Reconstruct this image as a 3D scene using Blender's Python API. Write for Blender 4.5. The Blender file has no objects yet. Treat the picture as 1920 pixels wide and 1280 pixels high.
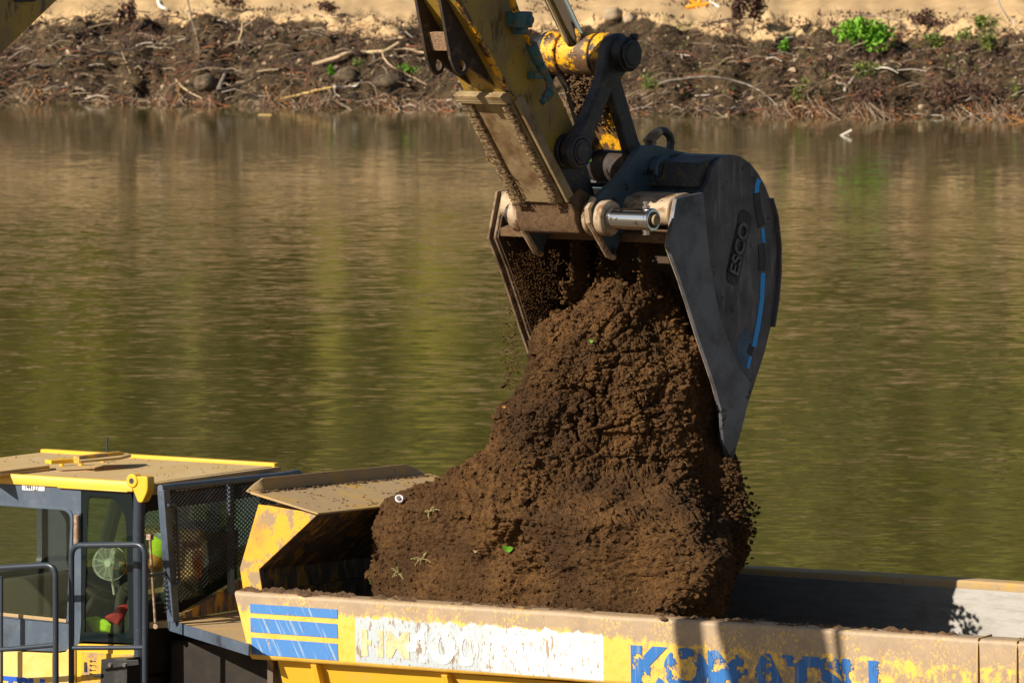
import bpy, bmesh, math, random
from math import sin, cos, tan, radians, pi, sqrt, atan2
from mathutils import Vector, Matrix, noise, Euler
from mathutils.geometry import tessellate_polygon
random.seed(7)
SC = bpy.context.scene
COL = SC.collection

# ------------------------------------------------------------------ camera
CAMZ = 8.4
FPX = 13000.0                       # focal length in 1920-px units
PITCH = math.atan(940.0/FPX)
cam_d = bpy.data.cameras.new('camera'); cam = bpy.data.objects.new('camera', cam_d); COL.objects.link(cam)
cam.location = (0, 0, CAMZ); cam.rotation_euler = (pi/2-PITCH, 0, 0)
cam_d.sensor_width = 36; cam_d.lens = FPX/1920*36
cam_d.clip_start = 1; cam_d.clip_end = 2000
cam_d.dof.use_dof = True; cam_d.dof.focus_distance = 49.5; cam_d.dof.aperture_fstop = 12.0
SC.camera = cam

# ------------------------------------------------------------------ light
SUN_AZ = Vector((-0.845, -0.535)).normalized(); SUN_EL = radians(30)
SD = Vector((SUN_AZ.x*cos(SUN_EL), SUN_AZ.y*cos(SUN_EL), sin(SUN_EL)))
w = bpy.data.worlds.new('World'); SC.world = w; w.use_nodes = True
nt = w.node_tree; bg = nt.nodes['Background']
sky = nt.nodes.new('ShaderNodeTexSky'); sky.sky_type = 'NISHITA'; sky.sun_disc = False
sky.sun_elevation = SUN_EL; sky.sun_rotation = atan2(SUN_AZ.x, SUN_AZ.y)
nt.links.new(sky.outputs[0], bg.inputs[0]); bg.inputs[1].default_value = 0.05
ld = bpy.data.lights.new('sun', 'SUN'); ld.energy = 5.0; ld.angle = radians(0.5); ld.color = (1, 0.90, 0.76)
sun = bpy.data.objects.new('sun', ld); COL.objects.link(sun)
sun.rotation_euler = (-SD).to_track_quat('-Z', 'Y').to_euler(); sun.location = (-20, 20, 30)
SC.view_settings.view_transform = 'Standard'; SC.view_settings.look = 'None'
SC.view_settings.exposure = 0.35; SC.view_settings.gamma = 1.0

# ------------------------------------------------------------------ materials
def ramp(nt, fac, lo, hi):
    r = nt.nodes.new('ShaderNodeMapRange'); r.inputs[1].default_value = lo; r.inputs[2].default_value = hi
    nt.links.new(fac, r.inputs[0]); return r.outputs[0]
def nz(nt, vec, scale, stretch=(1, 1, 1), detail=5, rough=.6, off=0, rot=0):
    if rot:
        mr = nt.nodes.new('ShaderNodeMapping'); mr.inputs['Rotation'].default_value = (0, rot, 0); nt.links.new(vec, mr.inputs[0]); vec = mr.outputs[0]
    m = nt.nodes.new('ShaderNodeMapping'); m.inputs['Scale'].default_value = stretch; m.inputs['Location'].default_value = (off, off*.7, off*1.3)
    nt.links.new(vec, m.inputs[0])
    n = nt.nodes.new('ShaderNodeTexNoise'); n.inputs['Scale'].default_value = scale
    n.inputs['Detail'].default_value = detail; n.inputs['Roughness'].default_value = rough
    nt.links.new(m.outputs[0], n.inputs['Vector']); return n.outputs[0]
def mixc(nt, fac, a, b):
    m = nt.nodes.new('ShaderNodeMix'); m.data_type = 'RGBA'
    if isinstance(fac, (int, float)): m.inputs[0].default_value = fac
    else: nt.links.new(fac, m.inputs[0])
    for i, c in ((6, a), (7, b)):
        if isinstance(c, tuple): m.inputs[i].default_value = (*c[:3], 1)
        else: nt.links.new(c, m.inputs[i])
    return m.outputs[2]
def mth(nt, op, a, b=None, clamp=False):
    m = nt.nodes.new('ShaderNodeMath'); m.operation = op; m.use_clamp = clamp
    for i, c in ((0, a), (1, b)):
        if c is None: continue
        if isinstance(c, (int, float)): m.inputs[i].default_value = c
        else: nt.links.new(c, m.inputs[i])
    return m.outputs[0]
def newmat(name):
    m = bpy.data.materials.new(name); m.use_nodes = True
    nt = m.node_tree; b = nt.nodes['Principled BSDF']
    tc = nt.nodes.new('ShaderNodeTexCoord')
    return m, nt, b, tc.outputs['Object']
def M(name, base, layers=(), rough=.6, metal=0.0, bump=0.0, bscale=30, spec=.5, rough2=None):
    """layers: (colour, scale, lo, hi, stretch)"""
    m, nt, b, oc = newmat(name)
    c = base
    for i, L in enumerate(layers):
        col, s, lo, hi = L[:4]; st = L[4] if len(L) > 4 else (1, 1, 1)
        c = mixc(nt, ramp(nt, nz(nt, oc, s, st, 7, .65, i*3.1), lo, hi), c, col)
    if isinstance(c, tuple): b.inputs['Base Color'].default_value = (*c, 1)
    else: nt.links.new(c, b.inputs['Base Color'])
    b.inputs['Roughness'].default_value = rough
    if rough2 is not None:
        mr = nt.nodes.new('ShaderNodeMapRange'); nt.links.new(nz(nt, oc, 6), mr.inputs[0])
        mr.inputs[1].default_value = .35; mr.inputs[2].default_value = .65; mr.inputs[3].default_value = rough; mr.inputs[4].default_value = rough2
        nt.links.new(mr.outputs[0], b.inputs['Roughness'])
    b.inputs['Metallic'].default_value = metal; b.inputs['Specular IOR Level'].default_value = spec
    if bump:
        bp = nt.nodes.new('ShaderNodeBump'); bp.inputs['Strength'].default_value = 1; bp.inputs['Distance'].default_value = bump
        nt.links.new(nz(nt, oc, bscale, (1, 1, 1), 8, .7), bp.inputs['Height']); nt.links.new(bp.outputs[0], b.inputs['Normal'])
    return m
DUST = (.36, .25, .14); YEL = (.80, .42, .025); RUST = (.12, .04, .012); BLK = (.012, .012, .014)
BLU = (.06, .085, .125); MUD = (.135, .075, .035)
m_yel = M('yellow_paint', YEL, [(DUST, 7, .50, .56), (DUST, 22, .60, .66), ((.50, .27, .05), 2.5, .5, .7), (RUST, 28, .66, .72)], .42, bump=.002, bscale=60, rough2=.7)
m_yelarm = M('arm_paint', (.44, .28, .03), [((.25, .17, .06), 3, .42, .66), ((.12, .075, .03), 9, .56, .64, (1, 1, .35)), ((.07, .035, .015), 14, .62, .67), ((.02, .015, .01), 34, .70, .74)], .5, bump=.003, bscale=40)
m_lug = M('shade_dark_rusty_plate', (.045, .03, .02), [((.14, .085, .045), 9, .55, .65), ((.02, .014, .01), 20, .5, .65)], .7, bump=.004, bscale=40)  # rusty steel darkened to put the lugs' shaded sides into the colour
m_yelmud = M('muddy_yellow_paint', (.85, .42, .01), [(MUD, 7, .47, .53), ((.035, .02, .01), 14, .56, .62)], .45, bump=.01, bscale=20)
m_dusty = M('dusty_yellow_paint', (.46, .32, .16), [((.62, .37, .06), 3, .50, .70), ((.10, .06, .035), 18, .62, .70), ((.47, .34, .19), 60, .5, .7)], .8, bump=.003, bscale=50)
m_roof = M('dusty_roof', (.56, .39, .16), [((.60, .45, .25), 3, .45, .7), ((.25, .16, .08), 40, .64, .75)], .85, bump=.002, bscale=80)
m_clean = M('cab_yellow', (.86, .50, .04), [((.75, .45, .12), 6, .55, .75), ((.2, .1, .03), 45, .72, .78)], .35)
m_pale = M('cab_pale_yellow', (.85, .60, .20), [((.80, .50, .08), 4, .45, .65), (DUST, 25, .62, .75)], .45)
m_blue = M('slate_blue_paint', (.075, .105, .15), [((.13, .16, .20), 7, .5, .75), ((.22, .22, .22), 40, .68, .8), ((.03, .04, .06), 3, .55, .75)], .38, rough2=.6)
m_tube = M('dark_tube_paint', (.035, .047, .066), [((.09, .10, .12), 30, .58, .75)], .32)
m_black = M('black_steel', BLK, [((.05, .045, .04), 8, .5, .7)], .5, bump=.002)
m_dark = M('dark_chassis', (.016, .012, .009), [((.04, .025, .012), 4, .5, .7)], .8)
m_rubber = M('rubber', (.02, .02, .02), [((.10, .07, .05), 6, .5, .7)], .85)
m_link = M('greasy_link_steel', (.035, .033, .035), [((.10, .07, .02), 16, .56, .62), ((.012, .011, .012), 7, .48, .6), ((.13, .08, .04), 5, .62, .72)], .5, bump=.004, bscale=40)
m_cutter = M('side_cutter_steel', (.17, .175, .20), [((.06, .06, .07), 2.5, .42, .66), ((.02, .02, .02), 5, .62, .66), ((.2, .2, .22), 9, .6, .8)], .42, .35, bump=.0015, bscale=50)
m_bucket = M('worn_bucket_steel', (.15, .14, .145), [((.07, .064, .066), 2.0, .42, .66), ((.25, .23, .23), 6, .54, .75, (3, 3, .5)), ((.28, .27, .27), 26, .66, .70, (.25, 1, 2.5)), ((.05, .04, .035), 40, .68, .70), ((.03, .027, .026), 9, .62, .68), ((.01, .01, .01), 4, .67, .69)], .45, .35, bump=.0015, bscale=50, rough2=.65)
m_bblue = M('blue_grey_bucket_paint', (.05, .085, .105), [((.085, .12, .14), 5, .45, .7), ((.012, .012, .013), 6, .58, .63), ((.10, .08, .06), 3.3, .62, .72)], .45, .1, bump=.002, bscale=40)
m_tansteel = M('mud_scoured_steel', (.46, .34, .22), [((.24, .14, .07), 10, .5, .6), ((.10, .055, .025), 26, .58, .66), ((.55, .45, .35), 5, .6, .7)], .6, .2, bump=.004, bscale=35)
m_weld = M('weathered_weld_steel', (.36, .25, .13), [((.10, .055, .025), 30, .47, .54, (1, 1, 2.2)), ((.5, .37, .2), 50, .6, .7)], .7, .1, bump=.012, bscale=45)
m_plate = M('weathered_arm_plate', (.33, .24, .12), [((.15, .08, .03), 4, .45, .65), ((.08, .045, .02), 24, .6, .72)], .7, bump=.003, bscale=40)
m_mudcake = M('caked_mud', (.15, .085, .038), [((.09, .05, .022), 20, .4, .65), ((.22, .13, .06), 45, .6, .7)], .95, bump=.012, bscale=40)
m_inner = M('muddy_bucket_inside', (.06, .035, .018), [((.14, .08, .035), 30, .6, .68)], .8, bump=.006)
m_wallm = M('muddy_wall_steel', (.24, .165, .10), [((.10, .055, .028), 6, .45, .6), ((.05, .03, .018), 16, .55, .65)], .8, bump=.006, bscale=30)
m_chrome = M('chrome_rod', (.75, .76, .78), [], .08, 1.0)
m_pin = M('zinc_pin', (.70, .74, .78), [((.20, .13, .07), 18, .6, .64)], .16, 1.0)
m_teal = M('teal_valve_paint', (.04, .13, .14), [((.20, .14, .08), 14, .5, .62), ((.015, .015, .015), 30, .6, .66)], .5, bump=.003)
m_inwall = M('scoured_bed_steel', (.30, .29, .27), [((.23, .21, .18), 4, .45, .7, (1, 1, 6)), ((.18, .15, .11), 2, .6, .8), ((.36, .35, .33), 12, .55, .75, (1, 1, 5))], .5, .6)
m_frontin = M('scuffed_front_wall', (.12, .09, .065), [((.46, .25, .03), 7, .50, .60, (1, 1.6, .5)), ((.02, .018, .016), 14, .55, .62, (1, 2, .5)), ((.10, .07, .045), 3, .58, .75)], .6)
m_seat = M('seat_cloth', (.05, .045, .04), [], .9)
m_green = M('pale_green_trim', (.36, .46, .33), [], .5)
m_hiv = M('hi_vis_cloth', (.66, .88, .02), [], .8, bump=.004, bscale=20)
m_red = M('red_cloth', (.70, .03, .04), [((.45, .02, .03), 12, .45, .6)], .85, bump=.006, bscale=12)
m_orange = M('orange_jacket', (.80, .30, .05), [((.4, .15, .03), 8, .45, .65)], .9)
m_grey = M('grey_reflective_band', (.22, .24, .22), [], .5)
m_skin = M('skin', (.55, .30, .19), [], .6)
m_hair = M('brown_hair', (.05, .03, .02), [], .8)
m_white = M('white_sticker', (.85, .85, .87), [], .5)
m_ink = M('black_ink', (.03, .03, .05), [], .6)
m_box = M('white_box', (.75, .78, .76), [], .6)
m_fan = M('fan_wire', (.80, .82, .76), [], .35, .2)
m_logo = M('logo_metal', (.13, .125, .14), [((.03, .03, .03), 20, .5, .65)], .4, .3)
m_rod = M('rusty_rod', (.35, .22, .14), [((.5, .42, .35), 30, .5, .6)], .5, .3)

# decals with worn-through paint
def worn(name, col, lo, hi, scale=18, stretch=(1, 1, .4), rough=.5, col2=None, rot=0):
    m, nt, b, oc = newmat(name)
    if col2: nt.links.new(mixc(nt, ramp(nt, nz(nt, oc, 42, (1, 1, .06), 3, .5, 5, rot), .56, .66), col, col2), b.inputs['Base Color'])
    else: b.inputs['Base Color'].default_value = (*col, 1)
    b.inputs['Roughness'].default_value = rough
    nt.links.new(mth(nt, 'SUBTRACT', 1.0, ramp(nt, nz(nt, oc, scale, stretch, 8, .7), lo, hi)), b.inputs['Alpha'])
    return m
m_letter = worn('worn_blue_lettering', (.03, .17, .50), .515, .535, 9, (1, 1, .7), col2=(.16, .28, .48))
m_stripe = worn('scratched_blue_stripe', (.07, .24, .60), .60, .64, 22, (1, 1, .6), col2=(.36, .47, .62), rot=.45)
m_spray = worn('blue_spray_paint', (.04, .42, 1.0), .60, .68, 16, (1, 1, .5))
m_haze = worn('blue_overspray', (.12, .22, .34), .25, .75, 6, (1, 1, 1))
m_doorlet = worn('blue_door_lettering', (.008, .11, .60), .66, .67, 18)
m_hm = worn('ghost_white_lettering', (.95, .93, .88), .46, .58, 20, (1, 1, .5))
m_hmy = worn('ghost_yellow_lettering', (.90, .72, .40), .44, .60, 16, (1, 1, .4))

def glass(name, tint, dirt=.0, refl=1.0):
    m = bpy.data.materials.new(name); m.use_nodes = True; nt = m.node_tree
    out = nt.nodes['Material Output']; nt.nodes.remove(nt.nodes['Principled BSDF'])
    tr = nt.nodes.new('ShaderNodeBsdfTransparent'); tr.inputs[0].default_value = (*tint, 1)
    gl = nt.nodes.new('ShaderNodeBsdfGlossy'); gl.inputs['Roughness'].default_value = .02; gl.inputs[0].default_value = (.9, 1, .97, 1)
    fr = nt.nodes.new('ShaderNodeFresnel'); fr.inputs[0].default_value = 1.5
    mx = nt.nodes.new('ShaderNodeMixShader')
    nt.links.new(mth(nt, 'MULTIPLY', fr.outputs[0], refl), mx.inputs[0]); nt.links.new(tr.outputs[0], mx.inputs[1]); nt.links.new(gl.outputs[0], mx.inputs[2])
    df = nt.nodes.new('ShaderNodeBsdfDiffuse'); df.inputs[0].default_value = (.5, .52, .42, 1)
    tc = nt.nodes.new('ShaderNodeTexCoord')
    sp = ramp(nt, nz(nt, tc.outputs['Object'], 75, (1, 1, 1), 4, .65), .715, .75)
    hz = mth(nt, 'MULTIPLY', ramp(nt, nz(nt, tc.outputs['Object'], 3), .3, .8), dirt)
    mx2 = nt.nodes.new('ShaderNodeMixShader'); nt.links.new(mth(nt, 'MAXIMUM', sp, hz), mx2.inputs[0])
    nt.links.new(mx.outputs[0], mx2.inputs[1]); nt.links.new(df.outputs[0], mx2.inputs[2]); nt.links.new(mx2.outputs[0], out.inputs[0])
    return m
m_glass = glass('green_tinted_glass', (.78, .87, .80), .006, .7)
m_glassd = glass('door_glass', (.88, .90, .80), .006, .7)
m_glassf = glass('rear_glass', (.88, .93, .88), .004, .5)
m_fritted = M('black_glass_border', (.008, .014, .015), [((.35, .35, .3), 70, .73, .76)], .08)

# ------------------------------------------------------------------ mesh builder
def rad_tri(loops):
    return tessellate_polygon([[Vector((p[0], p[1], 0)) for p in L] for L in loops])
class MB:
    def __init__(s): s.v = []; s.f = []
    def add(s, vs, fs):
        o = len(s.v); s.v += [tuple(v) for v in vs]; s.f += [tuple(i+o for i in f) for f in fs]; return s
    def box(s, a, b):
        x0, y0, z0 = a; x1, y1, z1 = b
        return s.add([(x0,y0,z0),(x1,y0,z0),(x1,y1,z0),(x0,y1,z0),(x0,y0,z1),(x1,y0,z1),(x1,y1,z1),(x0,y1,z1)],
                     [(0,3,2,1),(4,5,6,7),(0,1,5,4),(1,2,6,5),(2,3,7,6),(3,0,4,7)])
    def prism(s, poly, c0, c1, ax='xz', holes=()):
        """polygon in (x,z) swept along y, or (y,z) along x, or (x,y) along z"""
        f = {'xz': lambda p, c: (p[0], c, p[1]), 'yz': lambda p, c: (c, p[0], p[1]), 'xy': lambda p, c: (p[0], p[1], c)}[ax]
        loops = [list(poly)]+[list(h) for h in holes]
        allp = [p for L in loops for p in L]; n = len(allp)
        tris = rad_tri(loops)
        vs = [f(p, c0) for p in allp]+[f(p, c1) for p in allp]
        fs = []
        if len(loops) == 1: fs += [tuple(range(n)), tuple(range(2*n-1, n-1, -1))]
        else: fs += [tuple(t) for t in tris]+[tuple(i+n for i in reversed(t)) for t in tris]
        o = 0
        for L in loops:
            k = len(L)
            for i in range(k):
                j = (i+1) % k; fs.append((o+i, o+j, o+j+n, o+i+n))
            o += k
        return s.add(vs, fs)
    def cyl(s, p, q, r, r2=None, n=28, caps=True):
        p = Vector(p); q = Vector(q); r2 = r if r2 is None else r2
        d = (q-p).normalized(); u = d.orthogonal().normalized(); w = d.cross(u)
        vs = []
        for c, rr in ((p, r), (q, r2)):
            for i in range(n): a = 2*pi*i/n; vs.append(c+u*cos(a)*rr+w*sin(a)*rr)
        fs = [(i, (i+1) % n, (i+1) % n+n, i+n) for i in range(n)]
        if caps: fs += [tuple(range(n-1, -1, -1)), tuple(range(n, 2*n))]
        return s.add(vs, fs)
    def tube(s, pts, r, n=12, caps=True, rs=None):
        pts = [Vector(p) for p in pts]; vs = []; u = None
        for i, p in enumerate(pts):
            d = (pts[min(i+1, len(pts)-1)]-pts[max(i-1, 0)]).normalized()
            if u is None: u = d.orthogonal().normalized()
            u = (u-d*u.dot(d)); u = u.normalized() if u.length > 1e-6 else d.orthogonal().normalized()
            w = d.cross(u); rr = rs[i] if rs else r
            for k in range(n): a = 2*pi*k/n; vs.append(p+u*cos(a)*rr+w*sin(a)*rr)
        fs = []
        for i in range(len(pts)-1):
            for k in range(n): fs.append((i*n+k, i*n+(k+1) % n, (i+1)*n+(k+1) % n, (i+1)*n+k))
        if caps: fs += [tuple(range(n-1, -1, -1)), tuple(range((len(pts)-1)*n, len(pts)*n))]
        return s.add(vs, fs)
    def torus(s, c, ax, R, r, n=40, k=8):
        c = Vector(c); ax = Vector(ax).normalized(); u = ax.orthogonal().normalized(); w = ax.cross(u); vs = []; fs = []
        for i in range(n):
            a = 2*pi*i/n; e = u*cos(a)+w*sin(a)
            for j in range(k): b = 2*pi*j/k; vs.append(c+e*(R+r*cos(b))+ax*r*sin(b))
        for i in range(n):
            for j in range(k): fs.append((i*k+j, ((i+1) % n)*k+j, ((i+1) % n)*k+(j+1) % k, i*k+(j+1) % k))
        return s.add(vs, fs)
    def build(s, name, mat, parent=None, bevel=0, ang=32, smooth=True, loc=None, segs=2):
        me = bpy.data.meshes.new(name); me.from_pydata(s.v, [], s.f)
        bm = bmesh.new(); bm.from_mesh(me); bmesh.ops.recalc_face_normals(bm, faces=bm.faces); bm.to_mesh(me); bm.free()
        for mm in (mat if isinstance(mat, (list, tuple)) else [mat]): me.materials.append(mm)
        if smooth:
            for p in me.polygons: p.use_smooth = True
            me.set_sharp_from_angle(angle=radians(ang))
        o = bpy.data.objects.new(name, me); COL.objects.link(o)
        if parent: o.parent = parent
        if loc: o.location = loc
        if bevel:
            b = o.modifiers.new('bevel', 'BEVEL'); b.width = bevel; b.segments = segs; b.limit_method = 'ANGLE'; b.angle_limit = radians(35)
        return o
def tag(o, label=None, cat=None, group=None, kind=None):
    if label: o['label'] = label
    if cat: o['category'] = cat
    if group: o['group'] = group
    if kind: o['kind'] = kind
    return o
def empty(name, loc, rz=0, **k):
    o = bpy.data.objects.new(name, None); COL.objects.link(o); o.location = loc; o.rotation_euler = (0, 0, rz); o.empty_display_size = .3
    return tag(o, **k)
def rrect(x0, z0, x1, z1, r, n=5):
    pts = []
    for cx, cz, a0 in ((x1-r, z1-r, 0), (x0+r, z1-r, 90), (x0+r, z0+r, 180), (x1-r, z0+r, 270)):
        for i in range(n+1): a = radians(a0+90*i/n); pts.append((cx+r*cos(a), cz+r*sin(a)))
    return pts
def roundpoly(P, r, n=4):
    """round the corners of a polygon; r may be a list"""
    out = []; k = len(P)
    for i in range(k):
        p = Vector(P[i][:2]); a = Vector(P[i-1][:2]); b = Vector(P[(i+1) % k][:2]); rr = r[i] if isinstance(r, (list, tuple)) else r
        la = (a-p).length; lb = (b-p).length; t = min(rr, la*.45, lb*.45)
        if t < 1e-4: out.append(tuple(p)); continue
        s = p+(a-p)/la*t; e = p+(b-p)/lb*t
        for j in range(n+1):
            q = j/n; out.append(tuple(s*(1-q)**2+p*2*q*(1-q)+e*q*q))
    return out
def text(name, body, size, mat, parent, origin, X, Y, extrude=.002, offset=0, sx=1.0, align='LEFT'):
    cu = bpy.data.curves.new(name, 'FONT'); cu.body = body; cu.size = size; cu.extrude = extrude/size*size; cu.offset = offset; cu.align_x = align
    t = bpy.data.objects.new(name+'_tmp', cu); COL.objects.link(t)
    dg = bpy.context.evaluated_depsgraph_get(); me = bpy.data.meshes.new_from_object(t.evaluated_get(dg))
    bpy.data.objects.remove(t); me.materials.clear(); me.materials.append(mat)
    o = bpy.data.objects.new(name, me); COL.objects.link(o); o.parent = parent
    X = Vector(X).normalized(); Y = Vector(Y).normalized(); Z = X.cross(Y)
    m3 = Matrix((tuple(X*sx), tuple(Y), tuple(Z))).transposed(); me.transform(m3.to_4x4()); o.location = origin
    return o

# ------------------------------------------------------------------ picture measurements -> metres in each machine's own frame
FW = Vector((0, cos(PITCH), -sin(PITCH))); UP = Vector((0, sin(PITCH), cos(PITCH))); CP = Vector((0, 0, CAMZ))
def ray(px, py): return FW+Vector((1, 0, 0))*((px-960)/FPX)+UP*((640-py)/FPX)
def atY(px, py, Y): r = ray(px, py); return CP+r*(Y/r.y)
def atZ(px, py, z): r = ray(px, py); return CP+r*((z-CAMZ)/r.z)
ALPHA = radians(33); U = Vector((cos(ALPHA), -sin(ALPHA), 0)); V = Vector((sin(ALPHA), cos(ALPHA), 0))
C0 = atY(445, 1108, 50.0); TO = Vector((C0.x, C0.y, 0)); ZR = C0.z
def T(px, py, b):
    r = ray(px, py); t = (b-(CP-TO).dot(V))/r.dot(V); p = CP+r*t; return ((p-TO).dot(U), p.z)
def TA(px, py, a):
    r = ray(px, py); t = (a-(CP-TO).dot(U))/r.dot(U); p = CP+r*t; return ((p-TO).dot(V), p.z)
def TZ(px, py, z): p = atZ(px, py, z)-TO; return (p.dot(U), p.dot(V))
def tloc(a, b, z): return TO+U*a+V*b+Vector((0, 0, z))
THETA = radians(51); F = Vector((cos(THETA), sin(THETA), 0)); L = Vector((-sin(THETA), cos(THETA), 0))
P0 = atY(1052, 405, 49.3); EO = Vector((P0.x, P0.y, 0)); ZP = P0.z
def E(px, py, l):
    r = ray(px, py); t = (l-(CP-EO).dot(L))/r.dot(L); p = CP+r*t; return ((p-EO).dot(F), p.z)
def E3(px, py, l): g, z = E(px, py, l); return (g, l, z)
def eloc(g, l, z): return EO+F*g+L*l+Vector((0, 0, z))
def Es(pts, l): return [E(x, y, l) for x, y in pts]
def Ts(pts, b): return [T(x, y, b) for x, y in pts]
#SPLIT
#EXCAVATOR
# ================================================================== EXCAVATOR
ex = empty('excavator', tuple(EO), THETA, label='large yellow excavator with muddy arm tipping its bucket over the dump truck', cat='excavator')
AW = .20
# ---- arm
arm = MB()
near = Es([(700, -330), (770, -190), (833, -40), (910, 95), (953, 174), (1060, 378)], -AW)
tip = Es([(1066, 400), (1084, 425), (1104, 422)], -AW)
rear = Es([(1124, 400), (1106, 338), (1073, 230), (1028, 130), (966, 0), (905, -110), (850, -250), (800, -380)], -AW)
armpoly = near+tip+rear
arm.prism(armpoly, -AW, AW)
arm_o = arm.build('arm', m_yelarm, ex, bevel=.012)
# flanges welded down both edges of the near face
fl = MB()
def strip(mb, a, b, wd, l0, l1, side=1):
    a = Vector(a); b = Vector(b); d = (b-a).normalized(); n = Vector((-d.y, d.x))*wd*side
    mb.prism([tuple(a), tuple(b), tuple(b+n), tuple(a+n)], l0, l1)
edge = Es([(800, -100), (909, 95), (953, 176), (1062, 384)], -AW)
for a, b in zip(edge[:-1], edge[1:]): strip(fl, a, b, .028, -AW-.012, -AW+.03)
fl.build('edge_flange', m_yelmud, arm_o, bevel=.003)
# bright upper front with two mounting lugs
lugp = Es([(815, -90), (823, 0), (843, 112), (852, 134), (862, 143), (871, 138), (876, 126), (880, 128), (950, 178), (909, 97), (862, 20), (820, -90)], -.10)
hole = [(E(865, 123, -.10)[0]+.035*cos(a*pi/8), E(865, 123, -.10)[1]+.042*sin(a*pi/8)) for a in range(16)]
for l0 in (-.115, .10):
    g = MB(); g.prism(lugp, l0, l0+.025, holes=[hole]); g.build('mounting_lug', m_lug, arm_o, bevel=.003)
tp = Es([(843, 62), (851, 96), (858, 94), (850, 60)], -.10)
t = MB(); t.prism(tp, -.09, .10)
m_tread = M('rusty_tread_plate', (.26, .15, .08), [((.40, .27, .15), 60, .5, .6)], .7, bump=.01, bscale=60); t.build('tread_plate', m_tread, arm_o, bevel=.002)
# wear plate on the front of the arm: flat plate, top bar and two rough welded bars
A0 = Vector(E(953, 176, -AW)); A1 = Vector(E(1058, 380, -AW)); ad = (A1-A0).normalized(); an = Vector((ad.y, -ad.x))
if an.x > 0: an = -an
def onfront(s0, s1, h0, h1):
    a = A0+ad*s0; b = A0+ad*s1
    return [tuple(a+an*h0), tuple(b+an*h0), tuple(b+an*h1), tuple(a+an*h1)]
LEN = (A1-A0).length
wp = MB(); wp.prism(onfront(-.02, LEN-.02, .003, .03), -.215, .235); wp_o = wp.build('wear_plate', m_plate, arm_o, bevel=.004)
def roughbar(s0, s1, l0, l1, h0, h1, n=60, amp=.0045, seed=0):
    mb = MB(); K = 8; vs = []
    prof = [(l0, h0), (l0, h1*.8), (l0+.012, h1), ((l0+l1)/2, h1), (l1-.012, h1), (l1, h1*.8), (l1, h0), ((l0+l1)/2, h0)]
    for i in range(n+1):
        s = s0+(s1-s0)*i/n
        for (l, h) in prof:
            q = (noise.noise(Vector((s*60, l*12, h*20+seed)))+.6*noise.noise(Vector((s*110, l*50, h*20+seed))))*amp if h > h0 else 0
            p = A0+ad*(s+noise.noise(Vector((s*15, l*22, seed)))*amp*.4)+an*(h+q); vs.append((p.x, l+q*.4, p.y))
    fs = [(i*K+k, i*K+(k+1) % K, (i+1)*K+(k+1) % K, (i+1)*K+k) for i in range(n) for k in range(K)]
    fs += [tuple(range(K)), tuple(range(n*K, n*K+K))]
    return mb.add(vs, fs)
roughbar(.03, LEN-.08, -.205, -.135, .028, .062, 150, seed=3).build('weld_bar', m_weld, arm_o, ang=60)
roughbar(.03, LEN-.02, .135, .23, .028, .058, 150, seed=9).build('weld_bar', m_weld, arm_o, ang=60)
roughbar(-.03, .035, -.225, .24, .028, .075, 12, .004, seed=5).build('top_bar', m_plate, arm_o, ang=60)
# long narrow steel rail beside the bar and black shadow gap
rl = MB(); rl.prism(onfront(.05, LEN-.02, -.06, .02), -.262, -.235); rl.build('guard_rail', m_plate, arm_o, bevel=.003)
# small yellow knob on the far side
kb = MB(); q = E3(925, 287, .30); kb.cyl((q[0], .20, q[2]), (q[0], .33, q[2]), .062); kb.cyl((q[0]+.02, .22, q[2]-.07), (q[0]+.02, .30, q[2]-.07), .035); kb.build('grease_knob', m_yelmud, arm_o, bevel=.006)
# muddy boss around the bucket pin
pz = ZP
bs = MB(); bs.cyl((0, -.275, pz), (0, .275, pz), .118, n=40); bs.prism([(A1.x-.03, A1.y+.03), (A1.x+.1, A1.y+.1), (.10, pz+.12), (.125, pz), (.0, pz-.13), (-.12, pz-.11), (-.18, pz-.02), (-.185, pz+.04)], -.268, .268)
bs.build('boss', m_mudcake, arm_o, bevel=.01)
# greasy lower sleeve of the arm side (dark, round the lower pivot)
GL = E(1073, 284, -.27); GU = E(1093, 100, 0); GB = E(1225, 318, -.33)
sl = MB(); sl.cyl((GL[0], -AW-.04, GL[1]), (GL[0], AW+.04, GL[1]), .125, n=36)
lp = Es([(1045, 285), (1062, 380), (1072, 425), (1095, 434), (1112, 420), (1126, 400), (1108, 338), (1088, 262)], -AW-.008)
sl.prism(lp, -AW-.008, AW+.008); sl.build('tip_casting', m_link, arm_o, bevel=.008)
# hydraulic valve block and hose down the side of the arm
vb = MB(); q = E3(975, 38, -.26); vb.box((q[0]-.085, -.32, q[2]-.055), (q[0]+.075, -.20, q[2]+.06)); vb.cyl((q[0]+.04, -.335, q[2]), (q[0]+.04, -.30, q[2]), .035); vb.box((q[0]-.03, -.30, q[2]-.10), (q[0]+.05, -.20, q[2]-.05))
vb_o = vb.build('valve_block', m_teal, arm_o, bevel=.012)
hs = MB(); pts = [E3(x, y, -.27) for x, y in [(940, -60), (958, -5), (968, 25)]]; hs.tube(pts, .026)
pts = [E3(x, y, -.27) for x, y in [(982, 55), (993, 80), (1002, 100)]]; hs.tube(pts, .026); hs.build('hydraulic_pipe', m_yelmud, arm_o)
h2 = MB(); h2.tube([E3(x, y, -.28) for x, y in [(996, 84), (1001, 96), (1010, 118)]], .042, rs=[.045, .042, .04]); h2.tube([E3(x, y, -.28) for x, y in [(1010, 118), (1022, 138), (1030, 155), (1030, 168), (1024, 180)]], .026)
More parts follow.
